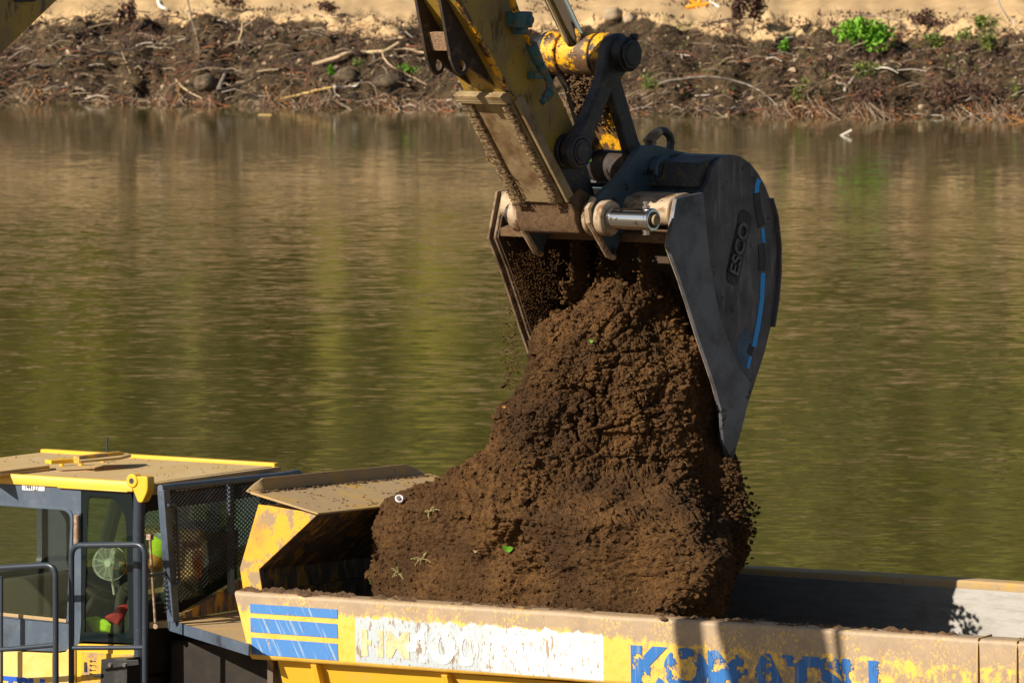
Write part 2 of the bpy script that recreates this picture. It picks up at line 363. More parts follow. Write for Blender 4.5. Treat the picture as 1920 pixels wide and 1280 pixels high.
h2.cyl(E3(1032, 172, -.29), E3(1022, 184, -.29), .036, n=6); h2.cyl(E3(1022, 184, -.29), E3(1016, 192, -.29), .024); h2.cyl(E3(1012, 122, -.28), E3(1020, 134, -.28), .038, n=6)
h2.box((E(1010, 140, -.25)[0]-.07, -.28, E(1010, 140, -.25)[1]-.03), (E(1010, 140, -.25)[0]+.06, -.2, E(1010, 140, -.25)[1]+.02))
h2.build('hose_fitting', m_teal, arm_o, bevel=.003)
# ---- boom (leaves the frame at the top left), its cylinder, and the machine it stands on
bm_ = MB()
low = Es([(110, 0), (0, 105), (-260, 330)], -.30); 
top_piv = Vector(E(790, -300, 0)); b0 = Vector(low[0]); b1 = Vector(low[1]); sl_ = (b0-b1).normalized(); nrm = Vector((-sl_.y, sl_.x))
boompoly = [tuple(b1-sl_*4.6), tuple(b1), tuple(b0), (b0.x+2.0, b0.y+.85), tuple(top_piv+Vector((-.1, -.35))), tuple(top_piv+Vector((.30, -.05))), tuple(top_piv+Vector((.1, .3))), (b0.x+2.2, b0.y+2.0), (b0.x+.3, b0.y+1.25), tuple(b1+nrm*.95), tuple(b1-sl_*4.6+nrm*.45)]
bm_.prism(boompoly, -.30, .30); boom_o = bm_.build('boom', m_yelarm, ex, bevel=.02)
bd = MB(); q = E(48, -2, -.302); bd.prism(rrect(q[0]-.12, q[1]-.02, q[0]+.10, q[1]+.09, .03), -.312, -.301); bd.build('badge', m_black, boom_o, bevel=.003)
cy = MB(); cy.cyl((b1.x+2.6, 0, b1.y+3.1), (top_piv.x-.25, 0, top_piv.y+.85), .12); cy.build('arm_cylinder', m_yelarm, ex)
gx = b1.x-3.6*sl_.x
hz_ = b1.y-4.4*sl_.y
hs_ = MB(); hs_.box((gx-4.4, -1.5, 1.35), (gx+.3, 1.5, 2.5)); hs_.box((gx-4.5, -1.55, 1.4), (gx-3.4, 1.55, 2.9)); hs_.box((gx-1.2, .5, 2.5), (gx+.55, 1.45, 3.4)); hs_.prism([(gx-.9, 2.4), (gx-.1, hz_+.3), (gx+.4, hz_), (gx+.4, 2.0)], -.42, -.31); hs_.prism([(gx-.9, 2.4), (gx-.1, hz_+.3), (gx+.4, hz_), (gx+.4, 2.0)], .31, .42)
hs_.build('upper_body', m_yel, ex, bevel=.05); tb = MB(); tb.cyl((gx-1.8, 0, 1.0), (gx-1.8, 0, 1.35), .75); tb.box((gx-2.6, -1.2, .45), (gx-1.0, 1.2, 1.0)); tb.build('turntable', m_dark, ex)
for s in (-1, 1):
    tr = MB(); tr.prism(rrect(gx-4.3, .0, gx+.5, 1.0, .48, 8), s*1.35-.32, s*1.35+.32)
    for k in range(24):
        x = gx-3.7+k*.155; tr.box((x, s*1.35-.36, .985), (x+.1, s*1.35+.36, 1.04))
    tr.build('track', m_dark, ex)
lift = Vector((b1.x-.75, b1.y+.12)); foot = Vector((gx+.35, 2.2))
for l_, ra_, rb_2 in ((-.53, .035, .10), (.63, .115, .115)):  # out of view; unequal offsets and radii shaped to cast shadow bars on the truck
    lc_ = MB(); m_ = foot.lerp(lift, .5); lc_.cyl((lift.x, l_, lift.y), (m_.x, l_, m_.y), ra_); lc_.cyl((foot.x, l_, foot.y), (m_.x, l_, m_.y), rb_2); lc_.cyl((lift.x, l_*.45, lift.y), (lift.x, l_*1.12, lift.y), .09); lc_.build('lift_cylinder', m_yelarm, ex)
# ---- bucket cylinder and linkage
cr = MB(); R0 = Vector(E(1084, 88, 0)); R1 = Vector(E(905, -290, 0)); cr.cyl((R0.x, 0, R0.y), (R1.x, 0, R1.y), .076, n=36); cr.build('cylinder_rod', m_chrome, ex)
cb = MB(); R2 = R1+(R1-R0)*.55; cb.cyl((R1.x, 0, R1.y), (R2.x, 0, R2.y), .12, n=32); cb.build('cylinder_barrel', m_yelarm, ex)
rg = MB(); rd = (R0-R1).normalized(); rr0 = R0-rd*.05; rg.cyl((rr0.x, 0, rr0.y), (R0.x+rd.x*.05, 0, R0.y+rd.y*.05), .094, .10, n=32); rg.cyl((R0.x, 0, R0.y), (GU[0], 0, GU[1]), .10, .14); rg.cyl((GU[0], -.15, GU[1]), (GU[0], .13, GU[1]), .155, n=40)
rg.build('rod_eye', m_yelmud, ex, bevel=.008)
yk = MB()
for l0, l1, r in ((-.26, -.165, .15), (.145, .27, .165)): yk.cyl((GU[0], l0, GU[1]), (GU[0], l1, GU[1]), r, n=36)
yk.build('yellow_collar', m_yelmud, ex, bevel=.01)
up = MB(); up.cyl((GU[0], -.46, GU[1]), (GU[0], .40, GU[1]), .082); up.cyl((GU[0], -.43, GU[1]), (GU[0], -.34, GU[1]), .125, n=36)
up.prism([(GU[0]+.115*cos(a*pi/4+.2), GU[1]+.115*sin(a*pi/4+.2)) for a in range(8)], -.452, -.428); up.box((GU[0]+.03, -.45, GU[1]+.10), (GU[0]+.07, -.40, GU[1]+.145))
up.cyl((GU[0], .33, GU[1]), (GU[0], .42, GU[1]), .12, n=32); up.build('linkage_pin', m_black, ex, bevel=.008)
def dogbone(c0, r0, c1, r1, waist, l0, l1, holes=True):
    c0 = Vector(c0); c1 = Vector(c1); d = (c1-c0).normalized(); n = Vector((-d.y, d.x)); LN = (c1-c0).length; pts = []
    def arc(c, r, a0, a1, k=10):
        for i in range(k+1):
            a = a0+(a1-a0)*i/k; pts.append((c.x+r*(d.x*cos(a)+n.x*sin(a)), c.y+r*(d.y*cos(a)+n.y*sin(a))))
    arc(c1, r1, -2.0, 2.0)
    pts.append(tuple(c1-d*(r1+.10)+n*waist)); pts.append(tuple(c0+d*(r0+.08)+n*waist))
    arc(c0, r0, pi-2.1, pi+2.1)
    pts.append(tuple(c0+d*(r0+.08)-n*waist)); pts.append(tuple(c1-d*(r1+.10)-n*waist))
    m = MB(); m.prism(pts, l0, l1); return m
for l0, l1 in ((-.345, -.245), (.245, .335)):
    dogbone(GL, .125, GU, .15, .072, l0, l1).build('side_link', m_link, ex, bevel=.022, segs=3)
sp_ = MB(); sp_.cyl((GL[0], -.37, GL[1]), (GL[0], .37, GL[1]), .065); sp_.cyl((GL[0], -.362, GL[1]), (GL[0], -.34, GL[1]), .088, n=32); sp_.torus((GL[0], -.346, GL[1]), (0, 1, 0), .105, .014); sp_.build('pivot_pin', m_link, ex, bevel=.004)
HB = Vector(GB); HU = Vector(GU)
for l0, l1 in ((-.215, -.15), (.15, .215)):
    dogbone(HB, .12, HU, .15, .075, l0, l1).build('bucket_link', m_link, ex, bevel=.015, segs=3)
wb = MB(); hd = (HB-HU).normalized(); hn = Vector((-hd.y, hd.x)); a_ = HU+hd*.22; b_ = HB-hd*.16
wb.prism([tuple(a_-hn*.03), tuple(b_-hn*.03), tuple(b_+hn*.03), tuple(a_+hn*.03)], -.155, .155); wb.build('link_web', m_yelmud, ex, bevel=.006)
mp_ = MB(); mp_.cyl((GB[0], -.15, GB[1]), (GB[0], .15, GB[1]), .125, n=32); mp_.build('muddy_sleeve', m_lug, ex)
# ---- bucket
def sideP(l): 
    return Es([(1262, 372), (1310, 360), (1320, 345), (1328, 318), (1338, 303), (1352, 293), (1366, 290), (1382, 293), (1400, 305), (1416, 325), (1430, 350), (1440, 378), (1448, 415), (1452, 460), (1452, 510), (1448, 560), (1440, 610), (1428, 660), (1412, 710), (1398, 752), (1384, 805), (1368, 858), (1360, 866), (1352, 830), (1346, 770), (1334, 722), (1320, 680), (1306, 640), (1288, 582), (1268, 520), (1252, 478), (1246, 462)], -.77)
SP = sideP(0)
bk = MB()
out = SP[1:22]                                   # back curve, top to cutting edge
def inset(poly, d):
    res = []
    for i, p in enumerate(poly):
        a = Vector(poly[max(i-1, 0)]); b = Vector(poly[min(i+1, len(poly)-1)]); t = (b-a).normalized(); n = Vector((-t.y, t.x)); q = Vector(p)-n*-d
        res.append((p[0]+(-t.y)*-d*-1*-1, 0)) if False else res.append(tuple(Vector(p)+Vector((t.y, -t.x))*d))
    return res
inn = inset(out, .035)
cg = sum(p[0] for p in out)/len(out)
if abs(inn[10][0]-cg) > abs(out[10][0]-cg): inn = inset(out, -.035)
shell = out+inn[::-1]
bk.prism(shell, -.775, .775)
shell_o = bk.build('bucket', m_bblue, ex, bevel=.004, ang=40)
sd = []
for l0, l1 in ((-.80, -.77), (.77, .80)):
    s_ = MB(); s_.prism(SP, l0, l1); o = s_.build('side_plate', [m_bucket if l0 < 0 else m_wallm], shell_o, bevel=.006, ang=40); sd.append(o)
cp = MB(); cut = Es([(1262, 372), (1312, 361), (1318, 430), (1326, 500), (1336, 560), (1352, 620), (1375, 680), (1403, 722), (1384, 805), (1366, 864), (1350, 830), (1346, 770), (1334, 722), (1306, 640), (1268, 520), (1246, 462)], -.80)
cp.prism(cut, -.835, -.801); cp.build('side_cutter', m_cutter, shell_o, bevel=.005)
cp = MB(); cp.prism(cut, .801, .822); cp.build('side_cutter', m_wallm, shell_o, bevel=.005)
# inner lining facing the opening: mud on the far plate and dark inside
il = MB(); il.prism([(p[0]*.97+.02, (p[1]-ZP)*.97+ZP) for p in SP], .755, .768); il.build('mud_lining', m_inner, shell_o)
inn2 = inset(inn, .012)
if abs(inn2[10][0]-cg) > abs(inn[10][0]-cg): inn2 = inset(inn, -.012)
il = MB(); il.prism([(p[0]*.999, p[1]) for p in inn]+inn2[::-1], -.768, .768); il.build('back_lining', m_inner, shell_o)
# rounded rim strip on the front edges (bare steel that catches the sun)
fe = SP[22:]+[SP[0]]
for l in (-.79,):
    e_ = MB(); e_.tube([(p[0]-.002, l, p[1]) for p in SP[24:]+[SP[0]]], .015 if l < 0 else .012, 8); e_.build('edge_strip', m_plate if l > 0 else m_tansteel, shell_o)
# stripe of blue spray paint, heel band and torque tube
def band(pts, wd, l0, l1, name, mat):
    P = Es(pts, l0); Lf = []; Rt = []
    for i, p in enumerate(P):
        a = Vector(P[max(i-1, 0)]); b = Vector(P[min(i+1, len(P)-1)]); t = (b-a).normalized(); n = Vector((-t.y, t.x))*wd/2
        Lf.append(tuple(Vector(p)+n)); Rt.append(tuple(Vector(p)-n))
    mb = MB(); mb.prism(Lf+Rt[::-1], l0, l1); return mb.build(name, mat, shell_o)
band([(1424, 336), (1420, 348), (1419, 362)], .05, -.804, -.801, 'paint_stripe', m_spray)
band([(1430, 428), (1433, 455)], .035, -.804, -.801, 'paint_stripe', m_spray)
band([(1431, 512), (1429, 560), (1422, 610), (1414, 650)], .05, -.804, -.801, 'paint_stripe', m_spray)
band([(1408, 668), (1402, 690)], .035, -.804, -.801, 'paint_stripe', m_spray)
band([(1419, 362), (1422, 390), (1429, 424)], .075, -.805, -.801, 'black_patch', m_black)
band([(1428, 458), (1430, 485), (1429, 508)], .075, -.805, -.801, 'black_patch', m_black)
band([(1410, 648), (1404, 664)], .06, -.805, -.801, 'black_patch', m_black)
hb = MB(); hp = Es([(1437, 372), (1446, 405), (1452, 460), (1452, 510), (1448, 560), (1440, 612)], -.77)
Lf = []; Rt = []
for i, p in enumerate(hp):
    a = Vector(hp[max(i-1, 0)]); b = Vector(hp[min(i+1, len(hp)-1)]); t_ = (b-a).normalized(); n = Vector((-t_.y, t_.x)); n = n if n.x > 0 else -n
    Lf.append(tuple(Vector(p)+n*.014)); Rt.append(tuple(Vector(p)+n*.001))
hb.prism(Lf+Rt[::-1], -.83, .83); hb.build('heel_band', m_bucket, shell_o, bevel=.005)
hz2 = MB(); hz2.prism(roundpoly(Es([(1404, 612), (1408, 650), (1396, 690), (1380, 668), (1384, 632)], -.80), .04), -.803, -.801); hz2.build('overspray', m_haze, shell_o)
# raised maker's letters on the side plate
q0 = Vector(E(1378, 527, -.80)); q1 = Vector(E(1404, 408, -.80)); dd = (q1-q0).normalized()
bp_ = MB(); nn = Vector((-dd.y, dd.x)); ov = []
for a, b in ((-.03, -.055), (.0, -.07), (.47, -.07), (.515, -.03), (.515, .05), (.48, .085), (.02, .085), (-.03, .05)): ov.append(tuple(q0+dd*a+nn*(b+.035)))
bp_.prism(roundpoly(ov, .03), -.806, -.801); bp_.build('badge', m_black, shell_o)
text('badge_lettering', 'ESCO', .155, m_logo, shell_o, (q0.x+dd.x*.03, -.812, q0.y+dd.y*.03), (dd.x, 0, dd.y), (-dd.y, 0, dd.x), extrude=.008, offset=.003, sx=1.02)
# torque tube across the top and the lip below it
tq = MB(); g1, z1 = E(1256, 402, -.76); 
tqp = [(g1-.02, z1+.10), (g1+.10, z1+.14), (g1+.25, z1+.15), (g1+.25, z1-.02), (g1+.02, z1-.09), (g1-.04, z1-.03)]
tq.prism(roundpoly(tqp, .06), -.768, .768); tq.build('torque_tube', m_tansteel, shell_o, bevel=.01)
g2, z2 = E(1246, 455, -.76)
lb = MB(); lb.prism([(g2+.02, z2+.05), (g2+.20, z2+.10), (g2+.20, z2+.02), (g2+.02, z2-.01)], -.768, .768); lb.build('lip_bar', m_mudcake, shell_o, bevel=.006)  # mud colour also stands in for the boss's shade on the lip
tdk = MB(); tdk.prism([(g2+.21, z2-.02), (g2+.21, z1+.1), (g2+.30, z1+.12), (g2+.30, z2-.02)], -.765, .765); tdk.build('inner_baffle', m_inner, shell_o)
# upper deck plate (blue-grey) between the hinge ears and the back
dk = MB(); dp = Es([(1310, 362), (1322, 330), (1345, 296)], -.77)
# hinge ears
earp = Es([(1104, 392), (1106, 415), (1122, 442), (1142, 478), (1152, 482), (1152, 470), (1165, 445), (1230, 430), (1300, 400), (1312, 350), (1318, 302), (1292, 288), (1262, 282), (1232, 273), (1206, 272), (1190, 284), (1172, 312), (1150, 338), (1128, 358), (1114, 372)], -.345)
for l0, l1 in ((-.36, -.315), (.30, .345)):
    e_ = MB(); e_.prism(roundpoly(earp, .03, 3), l0, l1); ear = e_.build('hinge_ear', m_bblue, shell_o, bevel=.006)
    rim_ = MB(); k0 = earp[0:5]
    rim_.tube([(p[0], (l0+l1)/2, p[1]) for p in [earp[19], earp[0], earp[1], earp[2], earp[3], earp[4]]], .026, 8); rim_.build('ear_edge', m_tansteel, shell_o)
wt = MB(); tp_ = Es([(1318, 300), (1312, 350), (1300, 400)], -.345)
dq = SP[3:8]; deckp = [(dq[0][0]-.16, dq[0][1]-.12), (dq[0][0]-.10, dq[0][1]+.05), (dq[1][0]-.02, dq[1][1]+.015), (dq[2][0], dq[2][1]+.0), (dq[2][0]+.02, dq[2][1]-.05), (dq[0][0], dq[0][1]-.12)]
wt.prism(deckp, -.766, .766); wt.build('top_deck', m_link, shell_o, bevel=.006)
for l0, l1 in ((-.44, -.362), (.345, .42)):
    b_2 = MB(); b_2.cyl((GB[0], l0, GB[1]), (GB[0], l1, GB[1]), .10, n=36); b_2.build('boss', m_bblue, shell_o, bevel=.008)
p2 = MB(); p2.cyl((GB[0], -.455, GB[1]), (GB[0], .43, GB[1]), .07); p2.build('link_pin', m_black, shell_o, bevel=.006)
# ear collars and the pin with its bright end
for l0, l1, r in ((-.455, -.385, .128), (.32, .40, .125), (.262, .298, .125), (-.315, -.28, .13)):
    c_ = MB(); c_.cyl((0, l0, pz), (0, l1, pz), r, n=36); c_.build('collar', m_tansteel, shell_o, bevel=.01)
for l0, l1, r in ((-.385, -.36, .09), (.40, .46, .075)): fe_ = MB(); fe_.cyl((0, l0, pz), (0, l1, pz), r); fe_.build('pin_shoulder', m_black, shell_o)
pn = MB(); pn.cyl((0, -.455, pz), (0, -.83, pz), .078, n=40); pn.cyl((0, -.80, pz), (0, -.835, pz), .082, n=40); pin = pn.build('bucket_pin', m_pin, shell_o, bevel=.008)
pc = MB(); pc.cyl((0, -.836, pz), (0, -.842, pz), .058); pc.build('pin_recess', m_black, pin); pe = MB(); pe.cyl((0, -.84, pz), (0, -.865, pz), .040); pe.build('pin_end', m_plate, pin, bevel=.004)
bt = MB(); bt.cyl((0, -.765, pz-.108), (0, -.765, pz-.07), .028, n=6); bt.build('bolt', m_pin, pin)
bt = MB(); bt.cyl((0, -.765, pz+.07), (0, -.765, pz+.118), .014, n=12); bt.cyl((0, -.765, pz+.078), (0, -.765, pz+.098), .03, n=6); bt.cyl((0, -.765, pz+.108), (0, -.765, pz+.13), .024, n=6); bt.build('bolt', m_pin, pin)
# lifting eye
le = MB(); c = E3(1240, 268, 0); pts = [E3(x, y, 0) for x, y in [(1221, 272), (1216, 266), (1226, 254), (1236, 246), (1246, 246), (1255, 254), (1258, 266), (1256, 280), (1252, 290)]]
le.tube(pts, .03, 10, rs=[.04, .042, .038, .032, .03, .03, .03, .03, .034]); le.build('lifting_eye', m_link, shell_o)
le = MB(); le.tube(pts[:4], .04, 10, rs=[.046, .047, .04, .034]); le.build('eye_sleeve', m_tansteel, shell_o)

#TRUCK
# ================================================================== DUMP TRUCK
tk = empty('dump_truck', tuple(TO), -ALPHA, label='yellow articulated dump truck with blue lettering being filled with brown soil', cat='dump truck')
BW = 3.5; BL = 6.75
# ---- dump body: one folded shell, swept along the truck
body = MB()
sec = [(0, ZR-.03), (.02, ZR), (.20, ZR), (.215, ZR-.03), (.42, 1.5), (BW-.42, 1.5), (BW-.215, ZR-.03), (BW-.20, ZR), (BW-.02, ZR), (BW, ZR-.03), (BW+.03-.05, ZR-.46), (BW-.3, ZR-.62), (BW-.55, 1.36), (.55, 1.36), (.30, ZR-.62), (.02, ZR-.46)]
# side panel, faces the camera: panel with folded lower edge
m_side, nt_, b_s, oc_ = newmat('weathered_side_panel')
sx = nt_.nodes.new('ShaderNodeSeparateXYZ'); nt_.links.new(oc_, sx.inputs[0]); X_, Z_ = sx.outputs[0], sx.outputs[2]
def band_(v, lo, hi, soft=.004):
    a = ramp(nt_, v, lo-soft, lo+soft); b = ramp(nt_, v, hi+soft, hi-soft); return mth(nt_, 'MULTIPLY', a, b)
n1 = nz(nt_, oc_, 7, (1, 1, 1), 8, .7); n2 = nz(nt_, oc_, 26, (1, 1, .6), 8, .75, 3); n3 = nz(nt_, oc_, 40, (1, 1, .35), 6, .7, 5)
DUSTL = (.44, .32, .20)
# chance of dust: high near the rim and towards the rear
pos = mth(nt_, 'ADD', mth(nt_, 'MULTIPLY', ramp(nt_, Z_, ZR-.16, ZR-.03), .33), mth(nt_, 'MULTIPLY', ramp(nt_, X_, 2.8, 4.2), .12))
dm = ramp(nt_, mth(nt_, 'ADD', mth(nt_, 'ADD', mth(nt_, 'MULTIPLY', n1, .5), mth(nt_, 'MULTIPLY', n2, .5)), pos), .585, .635)
dm = mth(nt_, 'MULTIPLY', dm, mth(nt_, 'SUBTRACT', 1.0, mth(nt_, 'MULTIPLY', ramp(nt_, nz(nt_, oc_, 55, (1, 1, .7), 5, .75, 21), .55, .60), ramp(nt_, nz(nt_, oc_, 3, (1, 1, 1), 4, .6, 31), .42, .60))))
paint = mixc(nt_, ramp(nt_, n1, .5, .62), (.88, .55, .10), (.86, .47, .04))
c_ = mixc(nt_, dm, paint, mixc(nt_, ramp(nt_, n1, .4, .65), DUSTL, (.36, .26, .17)))
# white repair patch and pale blue primer inside it, chipped
patch = mth(nt_, 'MULTIPLY', band_(X_, 1.03, 3.13, .006), ramp(nt_, mth(nt_, 'ADD', Z_, mth(nt_, 'MULTIPLY', mth(nt_, 'SUBTRACT', nz(nt_, oc_, 9, (1, 1, .2), 8, .75, 9), .5), .16)), ZR-.115, ZR-.125))
patch = mth(nt_, 'MULTIPLY', patch, ramp(nt_, Z_, ZR-.452, ZR-.446))
wcol = mixc(nt_, ramp(nt_, mth(nt_, 'ADD', X_, mth(nt_, 'MULTIPLY', mth(nt_, 'SUBTRACT', nz(nt_, oc_, 16, (1, 1, .3), 8, .8, 12), .5), 2.0)), 2.5, 2.0), (.92, .92, .90), (.50, .56, .60))
wcol = mixc(nt_, mth(nt_, 'SUBTRACT', 1.0, ramp(nt_, n3, .40, .34)), (.34, .22, .12), wcol)
wcol = mixc(nt_, mth(nt_, 'MULTIPLY', mth(nt_, 'MAXIMUM', ramp(nt_, n3, .575, .61), ramp(nt_, nz(nt_, oc_, 5, (1, 1, .35), 8, .75, 41), .60, .64)), .85), wcol, (.30, .19, .10))
c_ = mixc(nt_, patch, c_, wcol)
# rust specks
c_ = mixc(nt_, ramp(nt_, nz(nt_, oc_, 34, (1, 1, .6), 6, .7, 17), .68, .71), c_, (.16, .06, .02))
nt_.links.new(c_, b_s.inputs['Base Color']); b_s.inputs['Roughness'].default_value = .55
bp = nt_.nodes.new('ShaderNodeBump'); bp.inputs['Distance'].default_value = .002; nt_.links.new(n2, bp.inputs['Height']); nt_.links.new(bp.outputs[0], b_s.inputs['Normal'])
bed = MB()
inner = [(.215, ZR-.03), (.42, 1.5), (BW-.42, 1.5), (BW-.215, ZR-.03), (BW-.18, ZR-.05), (BW-.38, 1.44), (.38, 1.44), (.18, ZR-.05)]
bed.prism(inner, .12, BL, ax='yz')
bed_o = bed.build('dump_body', m_inwall, tk, bevel=.004)
def sidepanel(flip=False):
    mb = MB(); f = (lambda b: BW-b) if flip else (lambda b: b)
    prof = roundpoly([(f(0.0), ZR), (f(.205), ZR), (f(.205), ZR-.07), (f(.10), ZR-.12), (f(.12), ZR-.40), (f(.22), ZR-.49), (f(.03), ZR-.49), (f(.012), ZR-.46)], [.035, .02, .01, .01, .01, .01, .02, .01])
    k = len(prof); NS = 90; vs = []
    for i in range(NS+1):
        t = i/NS
        for (b, z) in prof:
            x0 = -.03+(ZR-z)*.28; a = x0+(BL-x0)*t
            vs.append((a, b+noise.noise(Vector((a*1.3, 0, 5)))*.006, z+.045*(a/BL)+noise.noise(Vector((a*2, b*3, 1)))*.005))
    fs = [(i*k+j, i*k+(j+1) % k, (i+1)*k+(j+1) % k, (i+1)*k+j) for i in range(NS) for j in range(k)]
    fs += [tuple(range(k)), tuple(range(NS*k, NS*k+k))]
    return mb.add(vs, fs)
sp0 = sidepanel().build('side_panel', m_side, bed_o, ang=35)
sp1 = sidepanel(True).build('side_panel', m_dusty, bed_o, ang=35)
# folded lower hull below the side panel, with gussets
for s in (0, 1):
    f = (lambda b: BW-b) if s else (lambda b: b)
    h = MB(); h.prism([(f(.10), ZR-.488), (f(.24), ZR-.488), (f(.62), 1.6), (f(.62), 1.42), (f(.50), 1.42)], .28, BL, ax='yz'); h.build('lower_hull', m_clean, bed_o, bevel=.005)
    for a in (.62, 1.75, 2.9, 4.1, 5.3, 6.3): g = MB(); g.prism([(f(.03), ZR-.495), (f(.14), ZR-.495), (f(.50), 1.5), (f(.42), 1.5)], a, a+.05, ax='yz'); g.build('gusset', m_clean, bed_o, bevel=.004)
for px in (1832, 1905):
    g = MB(); a = T(px, 1200, 0)[0]; g.prism([(-.012, ZR-.01), (.0, ZR+.02), (.0, ZR-.46), (-.012, ZR-.46)], a, a+.012, ax='yz')
    g.prism([(-.008, ZR+.045), (.19, ZR+.055), (.19, ZR+.04), (-.008, ZR+.03)], a, a+.012, ax='yz')
    g.build('weld_seam', m_dusty, bed_o)
gr = MB(); gr.box((BL-.02, .40, 1.45), (BL+.04, BW-.40, 2.2)); gr.build('tailgate', m_dusty, bed_o, bevel=.01)
# front wall: overhanging wedge with its canopy lip
zf = lambda b: -.022*(b-.15)
wb0, wb1 = .12, 2.36
ptsw = [(.12, ZR+.005), (-.045, ZR+.155), (.12, ZR+.62), (.635, ZR+.585), (.11, ZR+.15), (.13, ZR-.02)]
fw = MB()
vs = [(p[0], wb0, p[1]) for p in ptsw]+[(p[0], wb1, p[1]+zf(wb1)) for p in ptsw]; n = len(ptsw)
fs = [tuple(range(n)), tuple(range(2*n-1, n-1, -1))]+[(i, (i+1) % n, (i+1) % n+n, i+n) for i in range(n)]
fw.add(vs, fs); 
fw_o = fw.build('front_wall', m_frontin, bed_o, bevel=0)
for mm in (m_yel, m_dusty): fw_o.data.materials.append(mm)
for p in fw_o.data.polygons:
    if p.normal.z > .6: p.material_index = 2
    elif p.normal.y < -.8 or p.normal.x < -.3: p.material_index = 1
endp = MB(); endp.prism([(.15, ZR-.02), (-.02, ZR-.02), (-.052, ZR+.155), (.115, ZR+.63), (.64, ZR+.59), (.118, ZR+.158)], wb0-.015, wb0-.002); endp.build('end_plate', m_yel, fw_o, bevel=.003)
lowf = MB(); lowf.box((.13, .19, 1.5), (.18, BW-.19, ZR-.01)); lowf.build('front_bulkhead', m_frontin, bed_o)
can = MB()
c0 = [(.06, ZR+.725), (.66, ZR+.60), (.665, ZR+.585), (.07, ZR+.705)]
vs = [(p[0], wb0-.05, p[1]) for p in c0]+[(p[0], wb1+.05, p[1]+zf(wb1)) for p in c0]
can.add(vs, [(0, 1, 2, 3), (7, 6, 5, 4)]+[(i, (i+1) % 4, (i+1) % 4+4, i+4) for i in range(4)])
can.build('canopy', m_dusty, bed_o, bevel=.004)
cl = MB(); fl0 = [(.06, ZR+.715), (.06, ZR+.735), (.085, ZR+.735), (.085, ZR+.715)]
vs = []; K = 24
for i in range(K+1):
    t = i/K; b = wb0-.05+(wb1+.10-wb0)*t; hh = .085*min(1, t*14, (1-t)*9)+.008
    for (x, z) in ((.05, 0), (.028, hh), (.040, hh), (.07, 0)): vs.append((x+.02*noise.noise(Vector((t*3, 0, 0))), b, ZR+.715+zf(b)+z))
cl.add(vs, [(i*4+j, i*4+(j+1) % 4, (i+1)*4+(j+1) % 4, (i+1)*4+j) for i in range(K) for j in range(4)]+[(0, 1, 2, 3), tuple(range(K*4, K*4+4))])
cl.build('canopy_flange', m_dusty, bed_o, ang=50)
# blue stripes, pale model lettering and maker's name on the side panel
def zc(px, py): return T(px, py, -.003)
def quad(name, pts, mat, parent, y=-.004, th=.003):
    m = MB(); m.prism([T(x, yy, y) for x, yy in pts], y-th, y, ax='xz'); return m.build(name, mat, parent, smooth=False)
def panel_y(a, z): return noise.noise(Vector((a*1.3, 0, 5)))*.006+.012*max(0, ZR-.035-z+.045*(a/BL))/.42
def decal(name, pts, mat):
    """thin decal that follows the panel's gentle waves"""
    P = [T(x, yy, 0) for x, yy in pts]; vs = []; NX = 24; NZ = 6
    for i in range(NX+1):
        for j in range(NZ+1):
            s, t = i/NX, j/NZ; a = (P[0][0]*(1-s)+P[1][0]*s)*(1-t)+(P[3][0]*(1-s)+P[2][0]*s)*t; z = (P[0][1]*(1-s)+P[1][1]*s)*(1-t)+(P[3][1]*(1-s)+P[2][1]*s)*t
            vs.append((a, panel_y(a, z)-.004, z))
    m = MB(); m.add(vs, [(i*(NZ+1)+j, (i+1)*(NZ+1)+j, (i+1)*(NZ+1)+j+1, i*(NZ+1)+j+1) for i in range(NX) for j in range(NZ)]); return m.build(name, mat, sp0)
decal('blue_stripe', [(469, 1131), (633, 1142), (633, 1159), (469, 1148)], m_stripe)
decal('blue_stripe', [(469, 1157), (632, 1169), (633, 1196), (469, 1184)], m_stripe)
decal('blue_stripe', [(470, 1194), (632, 1206), (633, 1238), (471, 1226)], m_stripe)
def side_text(body, px0, py0, px1, py1, hpx, mat, name, off, yy=-.012):
    a0, z0 = T(px0, py0, 0); a1, z1 = T(px1, py1, 0); X = Vector((a1-a0, 0, z1-z0)); h = hpx/260*1.0
    cu = bpy.data.curves.new('m', 'FONT'); cu.body = body; cu.size = h/.72; cu.offset = off; t = bpy.data.objects.new('m', cu); COL.objects.link(t)
    bpy.context.view_layer.update(); wd = t.dimensions.x; bpy.data.objects.remove(t)
    return text(name, body, h/.72, mat, sp0, (a0, yy, z0), X, (0, 0, 1), extrude=.001, offset=off, sx=X.length/wd)
side_text('HM', 675, 1226, 765, 1232, 47, m_hmy, 'model_lettering', .012)
side_text('400', 762, 1235, 900, 1246, 60, m_hm, 'model_lettering', .014)
side_text('KOMATSU', 1180, 1282, 1648, 1314, 70, m_letter, 'maker_lettering', .022)
for o in [c for c in sp0.children if 'lettering' in c.name]:
    for v in o.data.vertices:
        p = v.co+o.location; t_ = p.y; p.y = panel_y(p.x, p.z)-.0045+(.001 if t_ > -.012 else 0); v.co = p-o.location
